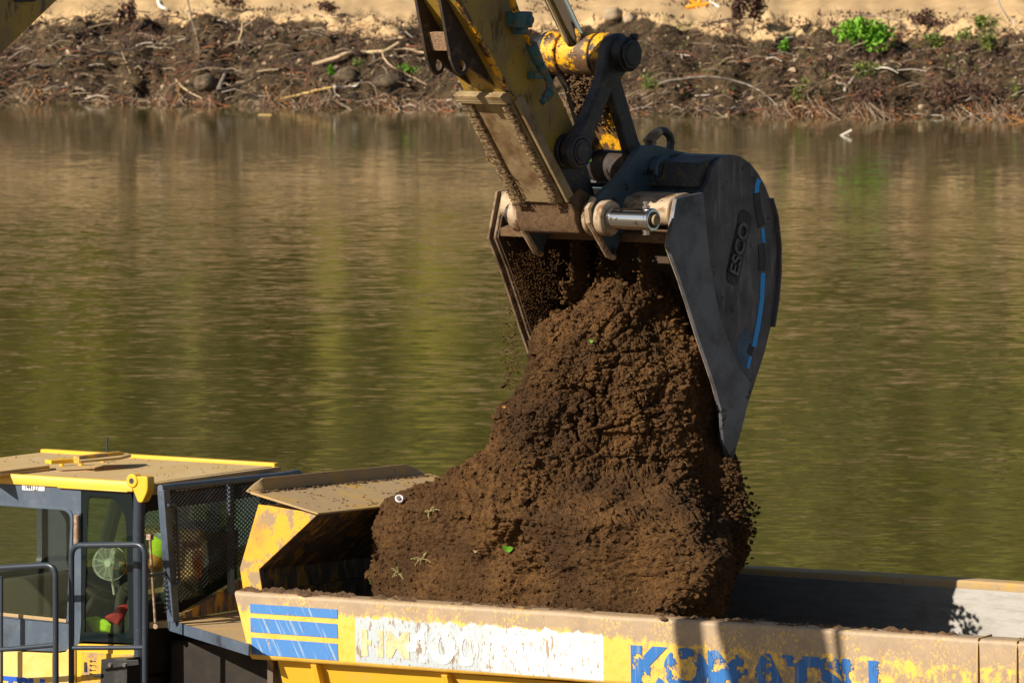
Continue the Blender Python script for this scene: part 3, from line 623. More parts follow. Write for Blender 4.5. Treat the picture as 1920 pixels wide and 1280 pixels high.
# mud crust along the top of the near rim
cr_ = MB()
random.seed(11)
for i in range(520):
    a = random.random()**1.0*BL; 
    if noise.noise(Vector((a*1.7, 3, 0))) < -.12 and a > .6: continue
    if random.random() < .35 and a > 1: a = random.uniform(0, .9)
    b = .13+random.gauss(0, .04); s = random.uniform(.008, .028)*(1 if a > .9 else 1.4); z = ZR+.045*(a/BL)
    vs = []
    for k in range(6): an_ = k*pi/3+random.random()*.5; vs.append((a+cos(an_)*s*random.uniform(1, 2.8), b+sin(an_)*s*random.uniform(.7, 1.2), z-.004))
    vs.append((a, b, z+s*random.uniform(.5, 1.1))); cr_.add(vs, [(k, (k+1) % 6, 6) for k in range(6)]+[(5, 4, 3, 2, 1, 0)])
tag(cr_.build('mud_crust', m_mudcake, bed_o, ang=70), kind='stuff')

# ---- cab
CA0, CA1 = -3.55, -1.34; CB0, CB1 = .65, 2.41; CZT = 3.60
cabshell = MB()
# near side: door panel with its window, then the fixed rear window
cb_ = CB0
def CT(x, y, b=CB0): return T(x, y, b)
xl = CT(-330, 900)[0]
doorP = [CT(152, 897), CT(152, 1168), CT(149, 1205), CT(140, 1217), CT(105, 1221), CT(0, 1216), (xl, CT(0, 1216)[1]), (xl, CT(0, 893)[1]), CT(0, 893)]
doorP = roundpoly(doorP, [.03, .02, .05, .05, .02, 0, 0, 0, 0])
win = roundpoly([CT(134, 957), CT(126, 1162), (xl+.12, CT(0, 1148)[1]), (xl+.25, CT(0, 946)[1])], [.09, .03, .05, .1])
d_ = MB(); d_.prism(doorP, CB0, CB0+.06, holes=[win]); door_o = d_.build('door', m_blue, tk, bevel=.012, segs=3)
wf = MB(); win2 = [(p[0]*1.0, p[1]) for p in win]
cx_ = sum(p[0] for p in win)/len(win); cz_ = sum(p[1] for p in win)/len(win)
wouter = [(p[0]+(.022 if p[0] > cx_ else -.022), p[1]+(.022 if p[1] > cz_ else -.022)) for p in win]
wf.prism(wouter, CB0-.008, CB0-.001, holes=[win]); wf.build('window_seal', m_blue, door_o, bevel=.003)
gw = MB(); gw.prism([(p[0], p[1]) for p in wouter], CB0+.03, CB0+.036); gw.build('window_pane', m_glassd, door_o)
sl2 = MB(); sl2.prism([CT(0, 1147), CT(126, 1160), CT(126, 1166), CT(0, 1153)], CB0-.015, CB0-.002); sl2.build('window_sill', m_dusty, door_o)
# hinge
hg = MB(); hg.cyl((CT(147, 965)[0], CB0-.02, CT(147, 965)[1]), (CT(147, 1018)[0], CB0-.02, CT(147, 1018)[1]), .022); hg.build('hinge', m_rod, door_o, bevel=.003)
dk_ = MB(); dk_.prism(Ts([(150, 962), (153, 962), (153, 1020), (148, 1020)], CB0), CB0-.01, CB0+.02); dk_.build('hinge_gap', m_black, door_o)
# yellow lower panel with the maker's name
yl = MB(); yl.prism([CT(0, 1219), CT(105, 1224), CT(125, 1221), CT(137, 1208), CT(143, 1218), CT(143, 1330), (xl, CT(0, 1330)[1]), (xl, CT(0, 1219)[1])], CB0-.02, CB0+.05); yl_o = yl.build('lower_side_panel', m_pale, tk, bevel=.006)
a0, z0 = T(-120, 1291, CB0-.02); a1, z1 = T(82, 1291, CB0-.02)
cu = bpy.data.curves.new('m', 'FONT'); cu.body = 'KOMATSU'; cu.size = .2; cu.offset = .008; t_ = bpy.data.objects.new('m', cu); COL.objects.link(t_); bpy.context.view_layer.update(); wd = t_.dimensions.x; bpy.data.objects.remove(t_)
text('maker_lettering', 'KOMATSU', .2, m_doorlet, yl_o, (a0, CB0-.024, z0), (1, 0, 0), (0, 0, 1), extrude=.002, offset=.008, sx=(a1-a0)/wd)
# number sticker
st = MB(); st.prism(roundpoly(Ts([(42, 904), (84, 906), (84, 920), (42, 918)], CB0), .008), CB0-.004, CB0-.001); st_o = st.build('number_sticker', m_white, door_o)
a0, z0 = T(45, 916, CB0-.005); a1, _ = T(81, 917, CB0-.005)
text('sticker_number', '144127', .062, m_ink, st_o, (a0, CB0-.006, z0-.002), (1, 0, -.04), (0, 0, 1), extrude=.0008, offset=0, sx=(a1-a0)/.235*.98)
# rear side window: black border, clear middle
fo = Ts([(153, 905), (228, 909), (247, 925), (250, 945), (252, 1205), (146, 1201)], CB0+.01); fi = roundpoly(Ts([(166, 929), (212, 930), (236, 965), (238, 1000), (243, 1178), (234, 1187), (158, 1185)], CB0+.01), [.04, .05, .08, .02, .04, .04, .02])
fr_ = MB(); fr_.prism(fo, CB0+.004, CB0+.012, holes=[fi]); fr_o = fr_.build('side_window', m_fritted, tk)
gp = MB(); gp.prism(fo, CB0+.014, CB0+.018); gp.build('window_pane', m_glass, fr_o)
# skirt under the window: yellow panels
sk = MB(); sk.prism(Ts([(143, 1206), (262, 1210), (262, 1330), (143, 1330)], CB0), CB0+.0, CB0+.05); sk_o = sk.build('battery_panel', m_clean, tk, bevel=.006)
sk2 = MB(); sk2.prism(Ts([(154, 1221), (252, 1227), (250, 1330), (152, 1330)], CB0), CB0-.012, CB0-.002); sk2.build('access_cover', m_yel, sk_o, bevel=.004)
sk3 = MB(); sk3.box((CT(160, 1240)[0], CB0-.018, CT(160, 1258)[1]), (CT(165, 1240)[0], CB0-.013, CT(160, 1240)[1]))
for yy in (1238, 1246, 1255, 1262): a, z = CT(172, yy); sk3.cyl((a, CB0-.02, z), (a, CB0-.012, z), .007); sk3.box((a, CB0-.016, z-.002), (a+.05, CB0-.013, z+.002))
sk3.build('cover_slots', m_black, sk_o)
bx_ = MB(); a0, z0 = T(186, 1330, CB0-.2); a1, z1 = T(238, 1234, CB0-.2); bx_.prism([(a0, z0), (a1, z0), (a1, z1), (a0+.02, z1-.02)], CB0-.20, CB0-.03)
bx_.prism(Ts([(190, 1238), (258, 1236), (260, 1246), (190, 1254)], CB0-.24), CB0-.235, CB0-.215); bx_.prism(Ts([(170, 1265), (190, 1262), (190, 1268), (178, 1270)], CB0-.22), CB0-.22, CB0-.2)
stp = bx_.build('step_bracket', m_black, tk, bevel=.004)
for x in (205, 232): sb = MB(); a, z = T(x, 1246, CB0-.25); sb.cyl((a, CB0-.25, z), (a, CB0-.235, z), .016, n=10); sb.build('bolt', m_pin, stp)
# corner posts
cp_ = MB(); cp_.tube([T(259, 915, CB0-.02)+(0,) and (T(259, 915, CB0-.02)[0], CB0-.0, T(259, 915, CB0-.02)[1]), (T(260, 1000, CB0)[0], CB0, T(260, 1000, CB0)[1]), (T(263, 1290, CB0)[0], CB0, T(263, 1290, CB0)[1])], .045, 16)
cp_.build('corner_post', m_tube, tk)
# roof: dusty slab, yellow rail on the near edge, casting with an eye
rf = MB(); rf.box((CA0, CB0+.04, CZT-.01), (CA1, CB1-.04, CZT+.035)); rf_o = rf.build('cab_roof', m_roof, tk, bevel=.01)
rr = MB(); rr.prism([(CB0-.014, CZT-.03), (CB0+.05, CZT-.03), (CB0+.05, CZT+.045), (CB0, CZT+.05), (CB0-.014, CZT+.02)], CA0, CA1-.06, ax='yz'); rr.prism([(CB0-.024, CZT-.035), (CB0-.01, CZT-.035), (CB0-.01, CZT-.02), (CB0-.024, CZT-.02)], CA1-.75, CA1-.10, ax='yz')
rr.build('roof_rail', m_clean, rf_o, bevel=.008)
rr = MB(); rr.prism([(CB1-.05, CZT-.03), (CB1+.02, CZT-.03), (CB1+.02, CZT+.06), (CB1-.05, CZT+.06)], CA0, CA1+.02, ax='yz'); rr.build('roof_rail', m_clean, rf_o, bevel=.008)
rr = MB(); rr.box((CA1-.03, CB0+.05, CZT-.055), (CA1+.05, CB1+.0, CZT+.03)); rr.build('roof_edge', m_dusty, rf_o, bevel=.006)
kc = MB(); a, z = T(248, 901, CB0-.05); kc.cyl((a, CB0-.06, z), (a, CB0+.02, z), .052, n=28); kc.prism(roundpoly([(a-.05, z+.03), (a+.14, z+.04), (a+.14, z-.07), (a+.09, z-.16), (a+.05, z-.16), (a, z-.06)], .03), CB0-.05, CB0+.04); kc_o = kc.build('corner_casting', m_clean, rf_o, bevel=.01)
kh = MB(); kh.cyl((a, CB0-.0615, z), (a, CB0-.055, z), .021); kh.build('casting_hole', m_ink, kc_o)
kf = MB(); kf.cyl((CA1-.04, CB1+.0, CZT), (CA1-.04, CB1+.05, CZT), .05); kf.box((CA1-.1, CB1-.05, CZT-.1), (CA1+.06, CB1+.02, CZT+.0)); kf.build('corner_casting', m_clean, rf_o, bevel=.008)
for b in (CB0+.14, CB1-.30):
    hb_ = MB(); hb_.box((CA1+.05, b, CZT-.045), (CA1+.10, b+.17, CZT+.0)); hb_.cyl((CA1+.11, b+.03, CZT-.02), (CA1+.11, b+.14, CZT-.02), .02); hb_.build('roof_hinge', m_black, rf_o, bevel=.005)
# roof hatch and its folded cover
def roofpt(px, py, h=0): a, b = TZ(px, py, CZT+.035+h); return (a, b, CZT+.035+h)
ht = MB(); P = [roofpt(x, y, .085) for x, y in [(150, 857), (168, 852), (240, 850), (246, 853), (225, 858), (150, 864)]]
ht.prism([(p[0], p[1]) for p in P], CZT+.105, CZT+.125, ax='xy'); ht.build('hatch_cover', m_roof, rf_o, bevel=.004)
ht = MB(); P = [roofpt(x, y, .06) for x, y in [(-40, 874), (20, 870), (60, 867), (90, 863), (92, 867), (0, 878), (-40, 881)]]
ht.prism([(p[0], p[1]) for p in P], CZT+.06, CZT+.075, ax='xy'); ht.prism([(p[0]+.01, p[1]) for p in P], CZT+.036, CZT+.058, ax='xy'); ht.build('hatch_cover', m_roof, rf_o, bevel=.004)
def bar(p, q, w_, h_, mat, name, parent):
    p = Vector(p); q = Vector(q); d = (q-p); d.z = 0; d.normalize(); n = Vector((-d.y, d.x, 0))*w_/2; mb = MB()
    vs = [p-n, q-n, q+n, p+n]; mb.add([tuple(v) for v in vs]+[(v.x, v.y, v.z+h_) for v in vs], [(0, 3, 2, 1), (4, 5, 6, 7), (0, 1, 5, 4), (1, 2, 6, 5), (2, 3, 7, 6), (3, 0, 4, 7)]); return mb.build(name, mat, parent, bevel=.003)
bar(roofpt(90, 869, .06), roofpt(146, 866, .06), .10, .03, m_clean, 'bracket', rf_o)
bar(roofpt(143, 868, .06), roofpt(226, 859, .06), .06, .055, m_yel, 'bracket', rf_o)
pg = MB()
for x, y in ((116, 873), (152, 872), (193, 866)): pg = MB(); q = roofpt(x, y); pg.cyl(q, (q[0], q[1], q[2]+.06), .018, n=10); pg.build('peg', m_clean, rf_o)
an_ = MB(); q = roofpt(201, 856, .08); an_.cyl(q, (q[0], q[1], q[2]+.15), .008, n=8); an_.cyl(q, (q[0], q[1], q[2]+.02), .016, n=8); an_.build('antenna', m_tube, rf_o)
# interior shell: floor, front, far side with windows, rear wall with window
it = MB(); it.box((CA0, CB0+.06, 2.2), (CA1, CB1, 2.28)); it.box((CA0, CB0+.05, CZT-.10), (CA1, CB1, CZT-.015)); it.build('cab_floor', m_dark, tk)
far = MB(); fwin = rrect(CA0+.25, 2.72, CA1-.62, 3.45, .08); fwin2 = rrect(CA1-.52, 2.62, CA1-.12, 3.45, .06)
far.prism([(CA0, 2.2), (CA1, 2.2), (CA1, CZT-.1), (CA0, CZT-.1)], CB1-.05, CB1, holes=[fwin, fwin2]); far_o = far.build('far_side_wall', m_tube, tk)
fg = MB(); fg.box((CA0+.2, CB1-.03, 2.6), (CA1-.1, CB1-.025, 3.5)); fg.build('window_pane', m_glassf, far_o)
rw = MB(); rwin = rrect(CB0+.04, 2.72, CB1-.12, 3.42, .07)
rw.prism([(CB0+.05, 2.2), (CB1, 2.2), (CB1, CZT-.1), (CB0+.05, CZT-.1)], CA1-.05, CA1, ax='yz', holes=[rwin]); rw_o = rw.build('rear_wall', m_dark, tk)
rg_ = MB(); rg_.box((CA1-.03, CB0+.03, 2.6), (CA1-.025, CB1-.05, 3.5)); rg_.build('window_pane', m_glassf, rw_o)
fwl = MB(); fwl.prism([(CB0+.05, 2.2), (CB1, 2.2), (CB1, CZT-.1), (CB0+.05, CZT-.1)], CA0, CA0+.05, ax='yz', holes=[rrect(CB0+.15, 2.75, CB1-.1, 3.45, .08)]); fwl.build('front_wall', m_tube, tk)
pil = MB(); a0, z0 = T(232, 925, 2.2); a1, z1 = T(186, 1040, 2.2); pil.tube([(a0, 2.2, z0+.1), (a1, 2.2, z1-.1)], .055, 8); pil.build('inner_pillar', m_green, tk)
ds = MB(); ds.prism(roundpoly([(-3.5, 2.28), (-2.45, 2.28), (-2.42, 2.62), (-2.7, 2.83), (-3.0, 2.78), (-3.5, 2.70)], .06), 1.0, 2.3); ds.build('dashboard', m_seat, tk, bevel=.02)
sw = MB(); a, z = T(190, 1100, 1.35); axs = Vector((.55, 0, .83)); sw.torus((a, 1.35, z), axs, .20, .018); sw.tube([(a, 1.35, z-.01), (a-.25, 1.35, z-.33)], .03); sw.tube([(a-.1, 1.2, z+.05), (a, 1.35, z-.02), (a+.09, 1.5, z-.08)], .015); sw.build('steering_wheel', m_rubber, tk)
# fan
a, z = T(207, 1055, 1.05); fn_ = empty('cab_fan', (a, 1.05, z)); fn_.parent = tk; ax = Vector((.30, -.95, .05)).normalized()
gg = MB()
for i in range(9): gg.torus(ax*(.055-.0035*i*0), ax, .022+i*.0125, .0024, 40, 4)
u_ = ax.orthogonal().normalized(); w_ = ax.cross(u_)
for k in range(12):
    e = u_*cos(k*pi/6)+w_*sin(k*pi/6); gg.tube([ax*.06+e*.02, ax*.055+e*.12, e*.13], .0026, 5)
gg.torus((0, 0, 0), ax, .13, .004, 40, 6); gg.cyl(ax*.05, ax*.068, .025); gg.build('fan_grille', m_fan, fn_)
fb = MB()
for k in range(4):
    a_1 = k*pi/2+.3; e = u_*cos(a_1)+w_*sin(a_1); e2 = u_*cos(a_1+.5)+w_*sin(a_1+.5); fb.add([ax*.02, e*.10+ax*.03, e2*.10+ax*.0], [(0, 1, 2)])
fb.build('fan_blades', m_green, fn_); fm = MB(); fm.cyl(ax*.02, ax*-.08, .04); fm.cyl((0, 0, -.02), (0, 0.05, -.24), .012); fm.build('fan_motor', m_fan, fn_)
# seat
se = MB(); se.prism(roundpoly([(-1.95, 2.62), (-1.50, 2.60), (-1.46, 2.72), (-1.95, 2.74)], .05), 1.25, 1.75); se.prism(roundpoly([(-1.52, 2.66), (-1.38, 2.66), (-1.36, 3.2), (-1.46, 3.22)], .05), 1.55, 1.95); se.box((-1.9, 1.2, 2.28), (-1.5, 1.6, 2.62)); se.build('seat', m_seat, tk, bevel=.02)
# grab rails
def rail(pts, b, name, r=.022):
    P = [(*T(x, y, b),) for x, y in pts]; P = roundpoly([(p[0], p[1]) for p in P], .09, 6) if False else P
    out = [Vector((P[0][0], b, P[0][1]))]
    for i in range(1, len(P)-1):
        p = Vector(P[i]); a = Vector(P[i-1]); c = Vector(P[i+1]); t = min(.09, (a-p).length*.45, (c-p).length*.45)
        s = p+(a-p).normalized()*t; e = p+(c-p).normalized()*t
        for j in range(7):
            q = j/6; v = s*(1-q)**2+p*2*q*(1-q)+e*q*q; out.append(Vector((v.x, b, v.y)))
    out.append(Vector((P[-1][0], b, P[-1][1]))); m = MB(); m.tube(out, r, 12); return m
RB = CB0-.30
r1 = rail([(134, 1320), (134, 1022), (272, 1020), (272, 1320)], RB, ''); r1.tube([(T(134, 1214, RB)[0], RB, T(134, 1214, RB)[1]), (T(272, 1213, RB)[0], RB, T(272, 1213, RB)[1])], .018)
for x, y in ((272, 1080), (134, 1150)): a, z = T(x, y, RB); r1.tube([(a, RB, z), (a, CB0+.02, z)], .012) if x > 200 else None
r1.build('grab_rail', m_tube, tk)
RB2 = CB0-.42
r2 = rail([(-60, 1320), (-60, 1068), (0, 1064), (104, 1058), (105, 1320)], RB2, ''); r2.tube([(T(-60, 1220, RB2)[0], RB2, T(-60, 1220, RB2)[1]), (T(20, 1216, RB2)[0], RB2, T(20, 1216, RB2)[1]), (T(105, 1208, RB2)[0], RB2, T(105, 1208, RB2)[1])], .019)
r2.tube([(T(3, 1080, RB2)[0], RB2, T(3, 1080, RB2)[1]), (T(3, 1310, RB2)[0], RB2, T(3, 1310, RB2)[1])], .012)
r2.build('grab_rail', m_tube, tk)
# ---- rear guard of expanded mesh
GA = -1.08
gq = {k: TA(x, y, GA) for k, (x, y) in dict(tl=(303, 917), bl=(322, 1165), br=(468, 1092), tr=(530, 893), far=(572, 884)).items()}
gd = MB(); gd.tube([(GA, gq['tl'][0]-.02, gq['tl'][1]+.01), (GA, gq['tr'][0], gq['tr'][1]+.01), (GA, gq['far'][0]-.1, gq['far'][1]+.0), (GA, gq['far'][0], gq['far'][1]-.05), (GA, gq['far'][0]+.02, gq['far'][1]-.2)], .026)
gd.prism([(gq['tl'][0]-.03, gq['tl'][1]), (gq['tl'][0]+.05, gq['tl'][1]), (gq['bl'][0]+.05, gq['bl'][1]), (gq['bl'][0]-.03, gq['bl'][1])], GA-.02, GA+.04, ax='yz')
bb = TA(437, 1100, GA); gd.prism([(bb[0]-.03, gq['tl'][1]), (bb[0]+.03, gq['tl'][1]), (bb[0]+.03, bb[1]-.05), (bb[0]-.03, bb[1]-.05)], GA-.035, GA-.006, ax='yz')
gg_o = gd.build('rear_guard', m_blue, tk, bevel=.004)
bb2 = TA(520, 1000, GA); gd2 = MB(); gd2.prism([(2.1, gq['tl'][1]), (2.15, gq['tl'][1]), (2.15, 2.6), (2.1, 2.6)], GA-.035, GA-.006, ax='yz'); gd2.build('guard_post', m_tube, gg_o)
ms = MB(); y0, y1 = gq['tl'][0]+.03, 2.34; zt = gq['tl'][1]-.02
def zbot(y): return gq['bl'][1]+.10+(y-gq['bl'][0])*.28
pitch = .046; slope = .62
k = -60
while k < 90:
    for sg in (1, -1):
        zc0 = 2.4+k*pitch*.72
        ys = [y0+(y1-y0)*i/60 for i in range(61)]; seg = []
        for y in ys:
            z = zc0+sg*slope*(y-y0)
            if zbot(y) < z < zt: seg.append(y)
        if len(seg) >= 2:
            ya, yb = seg[0], seg[-1]; za, zb = zc0+sg*slope*(ya-y0), zc0+sg*slope*(yb-y0); h_ = .0033
            ms.add([(GA-.003+sg*.002, ya, za-h_), (GA-.003+sg*.002, yb, zb-h_), (GA-.003+sg*.002, yb, zb+h_), (GA-.003+sg*.002, ya, za+h_),
                    (GA+.004+sg*.002, ya, za-h_), (GA+.004+sg*.002, yb, zb-h_), (GA+.004+sg*.002, yb, zb+h_), (GA+.004+sg*.002, ya, za+h_)], [(0, 3, 2, 1), (4, 5, 6, 7), (0, 1, 5, 4), (1, 2, 6, 5), (2, 3, 7, 6), (3, 0, 4, 7)])
    k += 1
ms.build('guard_mesh', m_black, gg_o, smooth=False)
hd_ = MB(); P = [TA(x, y, GA+.05) for x, y in [(313, 946), (324, 946), (330, 954), (334, 1086), (332, 1095), (322, 1097)]]; hd_.tube([(GA+.06, p[0], p[1]) for p in P], .012); hd_.build('guard_handle', m_tube, gg_o)
rd_ = MB(); hA = -1.25; p = TA(281, 1006, hA); q = TA(291, 1166, hA); rd_.tube([(hA, p[0], p[1]), (hA, q[0], q[1])], .010); rd_.box((hA-.02, p[0]-.02, p[1]-.02), (hA+.02, p[0]+.02, p[1]+.02)); rd_.cyl((hA, q[0], q[1]-.03), (hA, q[0]+.04, q[1]-.03), .02); rd_.build('latch_rod', m_rod, tk)
# platform behind the cab
pf = MB(); z_ = 2.60; e0 = TZ(322, 1163, z_); e1 = TZ(470, 1210, z_)
pf.prism([(-1.30, .70), (e0[0], e0[1]-.02), (e1[0], e1[1]), (-.10, e1[1]+.4), (-.10, 2.9), (-1.30, 2.9)], z_-.05, z_, ax='xy'); pf_o = pf.build('walkway', m_dusty, tk, bevel=.005)
pe_ = MB(); p = Vector((e0[0], e0[1]-.025)); q = Vector((e1[0], e1[1]-.008)); d = (q-p).normalized(); n = Vector((d.y, -d.x))*.015
pe_.prism([tuple(p), tuple(q), tuple(q+n), tuple(p+n)], z_-.07, z_+.012, ax='xy'); pe_.build('walkway_edge', m_blue, pf_o, bevel=.003)
sill = MB(); sill.prism([(.78, 2.62), (2.35, 3.02), (2.35, 2.62)], GA-.10, GA-.05, ax='yz'); sill.build('guard_sill', m_frontin, pf_o)
# chassis, engine bulk, wheels; bulk near-black to stand in for shade behind the cab
ch = MB(); ch.box((-3.9, 1.15, .9), (-1.5, 2.3, 2.15)); ch.box((-1.6, 1.3, .8), (7.0, 2.2, 1.3)); ch.box((-1.3, .95, 1.2), (-.15, 3.0, 2.45)); ch.prism([(-6.4, 1.3), (-3.55, 1.3), (-3.55, 2.7), (-6.2, 2.4)], .7, 2.4); ch.build('chassis', m_dark, tk, bevel=.03)
def wheel():
    prof = [(.0, .42), (.0, .58), (.03, .80), (.10, .88), (.50, .88), (.57, .80), (.60, .58), (.60, .42)]
    m = MB(); n = 48; vs = []
    for i in range(n):
        an2 = 2*pi*i/n
        for (y, r) in prof: rr = r*(1 if r < .85 else (1.0 if i % 4 < 2 else .955)); vs.append((rr*cos(an2), y, rr*sin(an2)))
    K = len(prof); m.add(vs, [(i*K+j, ((i+1) % n)*K+j, ((i+1) % n)*K+j+1, i*K+j+1) for i in range(n) for j in range(K-1)]); return m
def rimm(): m = MB(); m.cyl((0, .12, 0), (0, .5, 0), .45, n=32); m.cyl((0, .04, 0), (0, .13, 0), .2, n=24); m.cyl((0, .0, 0), (0, .06, 0), .47, .47, 32, False); return m
for a in (-4.6, 2.6, 4.3):
    for s in (0, 1):
        w1 = wheel().build('wheel', m_rubber, tk); w1.location = (a, .42 if s == 0 else 2.5, .88)
        r_ = rimm().build('rim', m_yel, w1)
        if s: r_.rotation_euler = (0, 0, pi); r_.location = (0, .6, 0)
#PEOPLE
# ================================================================== DRIVER
def person(name, pose, loc, rz, label, parts):
    root = empty(name, loc, rz, label=label, cat='person')
    def skin(nm, joints, edges, mat, sub=2):
        me = bpy.data.meshes.new(nm); me.from_pydata([j[0] for j in joints], edges, []); me.materials.append(mat)
        o = bpy.data.objects.new(nm, me); COL.objects.link(o); o.parent = root
        s = o.modifiers.new('skin', 'SKIN'); s.use_smooth_shade = True
        for i, j in enumerate(joints):
            sv = me.skin_vertices[0].data[i]; r = j[1]; sv.radius = r if isinstance(r, tuple) else (r, r)
        me.skin_vertices[0].data[0].use_root = True
        ss = o.modifiers.new('sub', 'SUBSURF'); ss.levels = sub; ss.render_levels = sub; return o
    for nm, j, e, m in parts: skin(nm, j, e, m)
    return root
# seated, facing -x (towards the front of the truck); origin on the seat
jk = [((0, 0, .10), (.17, .14)), ((0, 0, .28), (.16, .13)), ((-.01, 0, .46), (.19, .13)), ((-.01, 0, .56), (.11, .09)),
      ((-.01, -.19, .52), .085), ((-.08, -.24, .30), .062), ((-.33, -.20, .22), .05), ((-.42, -.19, .25), .043),
      ((-.01, .19, .52), .085), ((-.08, .24, .30), .062), ((-.33, .18, .22), .05), ((-.42, .16, .25), .043)]
je = [(0, 1), (1, 2), (2, 3), (2, 4), (4, 5), (5, 6), (6, 7), (2, 8), (8, 9), (9, 10), (10, 11)]
tr = [((0, 0, .08), (.16, .14)), ((-.05, -.10, .07), .10), ((-.45, -.14, .08), .075), ((-.50, -.14, -.30), .055), ((-.05, .10, .07), .10), ((-.45, .14, .08), .075), ((-.50, .14, -.30), .055)]
te = [(0, 1), (1, 2), (2, 3), (0, 4), (4, 5), (5, 6)]
hd = [((-.01, 0, .56), .055), ((-.02, 0, .64), .052), ((-.03, 0, .70), (.07, .075)), ((-.03, 0, .79), (.085, .095)), ((-.02, 0, .85), (.065, .075)), ((-.11, 0, .715), .03), ((-.125, 0, .765), .014)]
he = [(0, 1), (1, 2), (2, 3), (3, 4), (2, 5), (3, 6)]
pa, pz_ = -1.50, 2.68
pl = tloc(pa, 1.42, pz_)
dr = person('person', None, tuple(pl), -ALPHA, 'driver in an orange jacket with a yellow reflective sleeve band sitting in the cab', [('head', hd, he, m_skin), ('jacket', jk, je, m_orange), ('trousers', tr, te, m_seat)])
hr = MB()
for i in range(9):
    for j in range(14):
        pass
vs = []; NI, NJ = 9, 18
for i in range(NI+1):
    ph = pi*.62*i/NI
    for j in range(NJ): th = 2*pi*j/NJ; r = .108+.006*sin(j*5+i*3); vs.append((.0+r*sin(ph)*cos(th)*1.02+.0, r*sin(ph)*sin(th)*.86, .80+r*cos(ph)*1.02-(.0 if cos(th) > 0 else -.03*sin(ph))))
hr.add(vs, [(i*NJ+j, i*NJ+(j+1) % NJ, (i+1)*NJ+(j+1) % NJ, (i+1)*NJ+j) for i in range(NI) for j in range(NJ)]); hr.build('hair', m_hair, dr, ang=80)
for s in (-1, 1):
    bd_ = MB(); bd_.tube([(-.022, s*.205, .475), (-.065, s*.235, .36)], .09, 16, rs=[.098, .078]); bd_.build('sleeve_band', m_hiv, dr)
    bd_ = MB(); bd_.tube([(-.002, s*.19, .53), (-.024, s*.208, .472)], .1, 16, rs=[.101, .100]); bd_.build('reflective_tape', m_grey, dr)
    hn_ = empty('hand', (-.45, s*.185, .255)); hn_.parent = dr
    pm = MB(); pm.tube([(.04, 0, -.005), (0, 0, 0), (-.05, 0, .01), (-.08, 0, .01)], .03, 10, rs=[.028, .034, .038, .03]); pm.build('palm', m_skin, hn_)
    fgm = MB()
    for k in range(4): y = (k-1.5)*.019; Lx = .07-.006*abs(k-1); fgm.tube([(-.07, y, .012), (-.07-Lx*.5, y, .008), (-.07-Lx*.75, y, -.02), (-.07-Lx*.6, y, -.045)], .009, 8)
    fgm.tube([(-.01, -s*.03, 0), (-.045, -s*.055, -.005), (-.07, -s*.05, -.02)], .011, 8); fgm.build('fingers', m_skin, hn_)
# high-visibility vest and red cloth in the side window
def cloth(name, pts, b0, mat, label, cat, bul=.05):
    a = [T(x, y, b0) for x, y in pts]; ca = sum(p[0] for p in a)/len(a); cz = sum(p[1] for p in a)/len(a); vs = []; n = len(a); Rn = 6
    dens = []
    for i in range(n):
        p = Vector(a[i]); q = Vector(a[(i+1) % n])
        for k in range(5): dens.append(p+(q-p)*k/5)
    m_ = len(dens)
    for side in (-1, 1):
        for r in range(Rn+1):
            t = r/Rn
            for p in dens:
                x = ca+(p.x-ca)*t; z = cz+(p.y-cz)*t; y = b0+side*bul*sqrt(max(0, 1-t*t))+.018*noise.noise(Vector((x*14, z*14, side)))*(1-t)
                vs.append((x, y, z))
    fs = []
    for s_ in (0, 1):
        o = s_*(Rn+1)*m_
        for r in range(Rn):
            for j in range(m_): fs.append((o+r*m_+j, o+r*m_+(j+1) % m_, o+(r+1)*m_+(j+1) % m_, o+(r+1)*m_+j))
    for j in range(m_): fs.append((Rn*m_+j, Rn*m_+(j+1) % m_, (Rn+1)*m_+Rn*m_+(j+1) % m_, (Rn+1)*m_+Rn*m_+j))
    mb = MB(); mb.add([(v[0]-ca, v[1]-b0, v[2]-cz) for v in vs], fs); o = mb.build(name, mat, None, ang=80); o.location = tloc(ca, b0, cz); o.rotation_euler = (0, 0, -ALPHA); return tag(o, label, cat)
cloth('safety_vest', [(157, 1157), (182, 1154), (200, 1162), (208, 1170), (206, 1185), (175, 1184)], .80, m_hiv, 'folded yellow-green safety vest lying behind the cab side window', 'vest', .03)
cloth('red_cloth', [(190, 1159), (210, 1147), (224, 1134), (238, 1132), (240, 1140), (232, 1160), (222, 1174), (210, 1166)], .84, m_red, 'crumpled red cloth beside the folded safety vest in the cab', 'cloth', .035)
wbx = MB(); wbx.prism(roundpoly([(-.11, -.10), (.11, -.10), (.11, .10), (-.11, .10)], .012), -.07, .07); wbx_o = wbx.build('paper_box', m_box, None, bevel=.006)
bq = TA(403, 1096, -1.50); wbx_o.location = tloc(-1.50, bq[0], bq[1]); wbx_o.rotation_euler = (0, 0, -ALPHA+pi/2); tag(wbx_o, 'small white box in the cab behind the mesh guard', 'box')

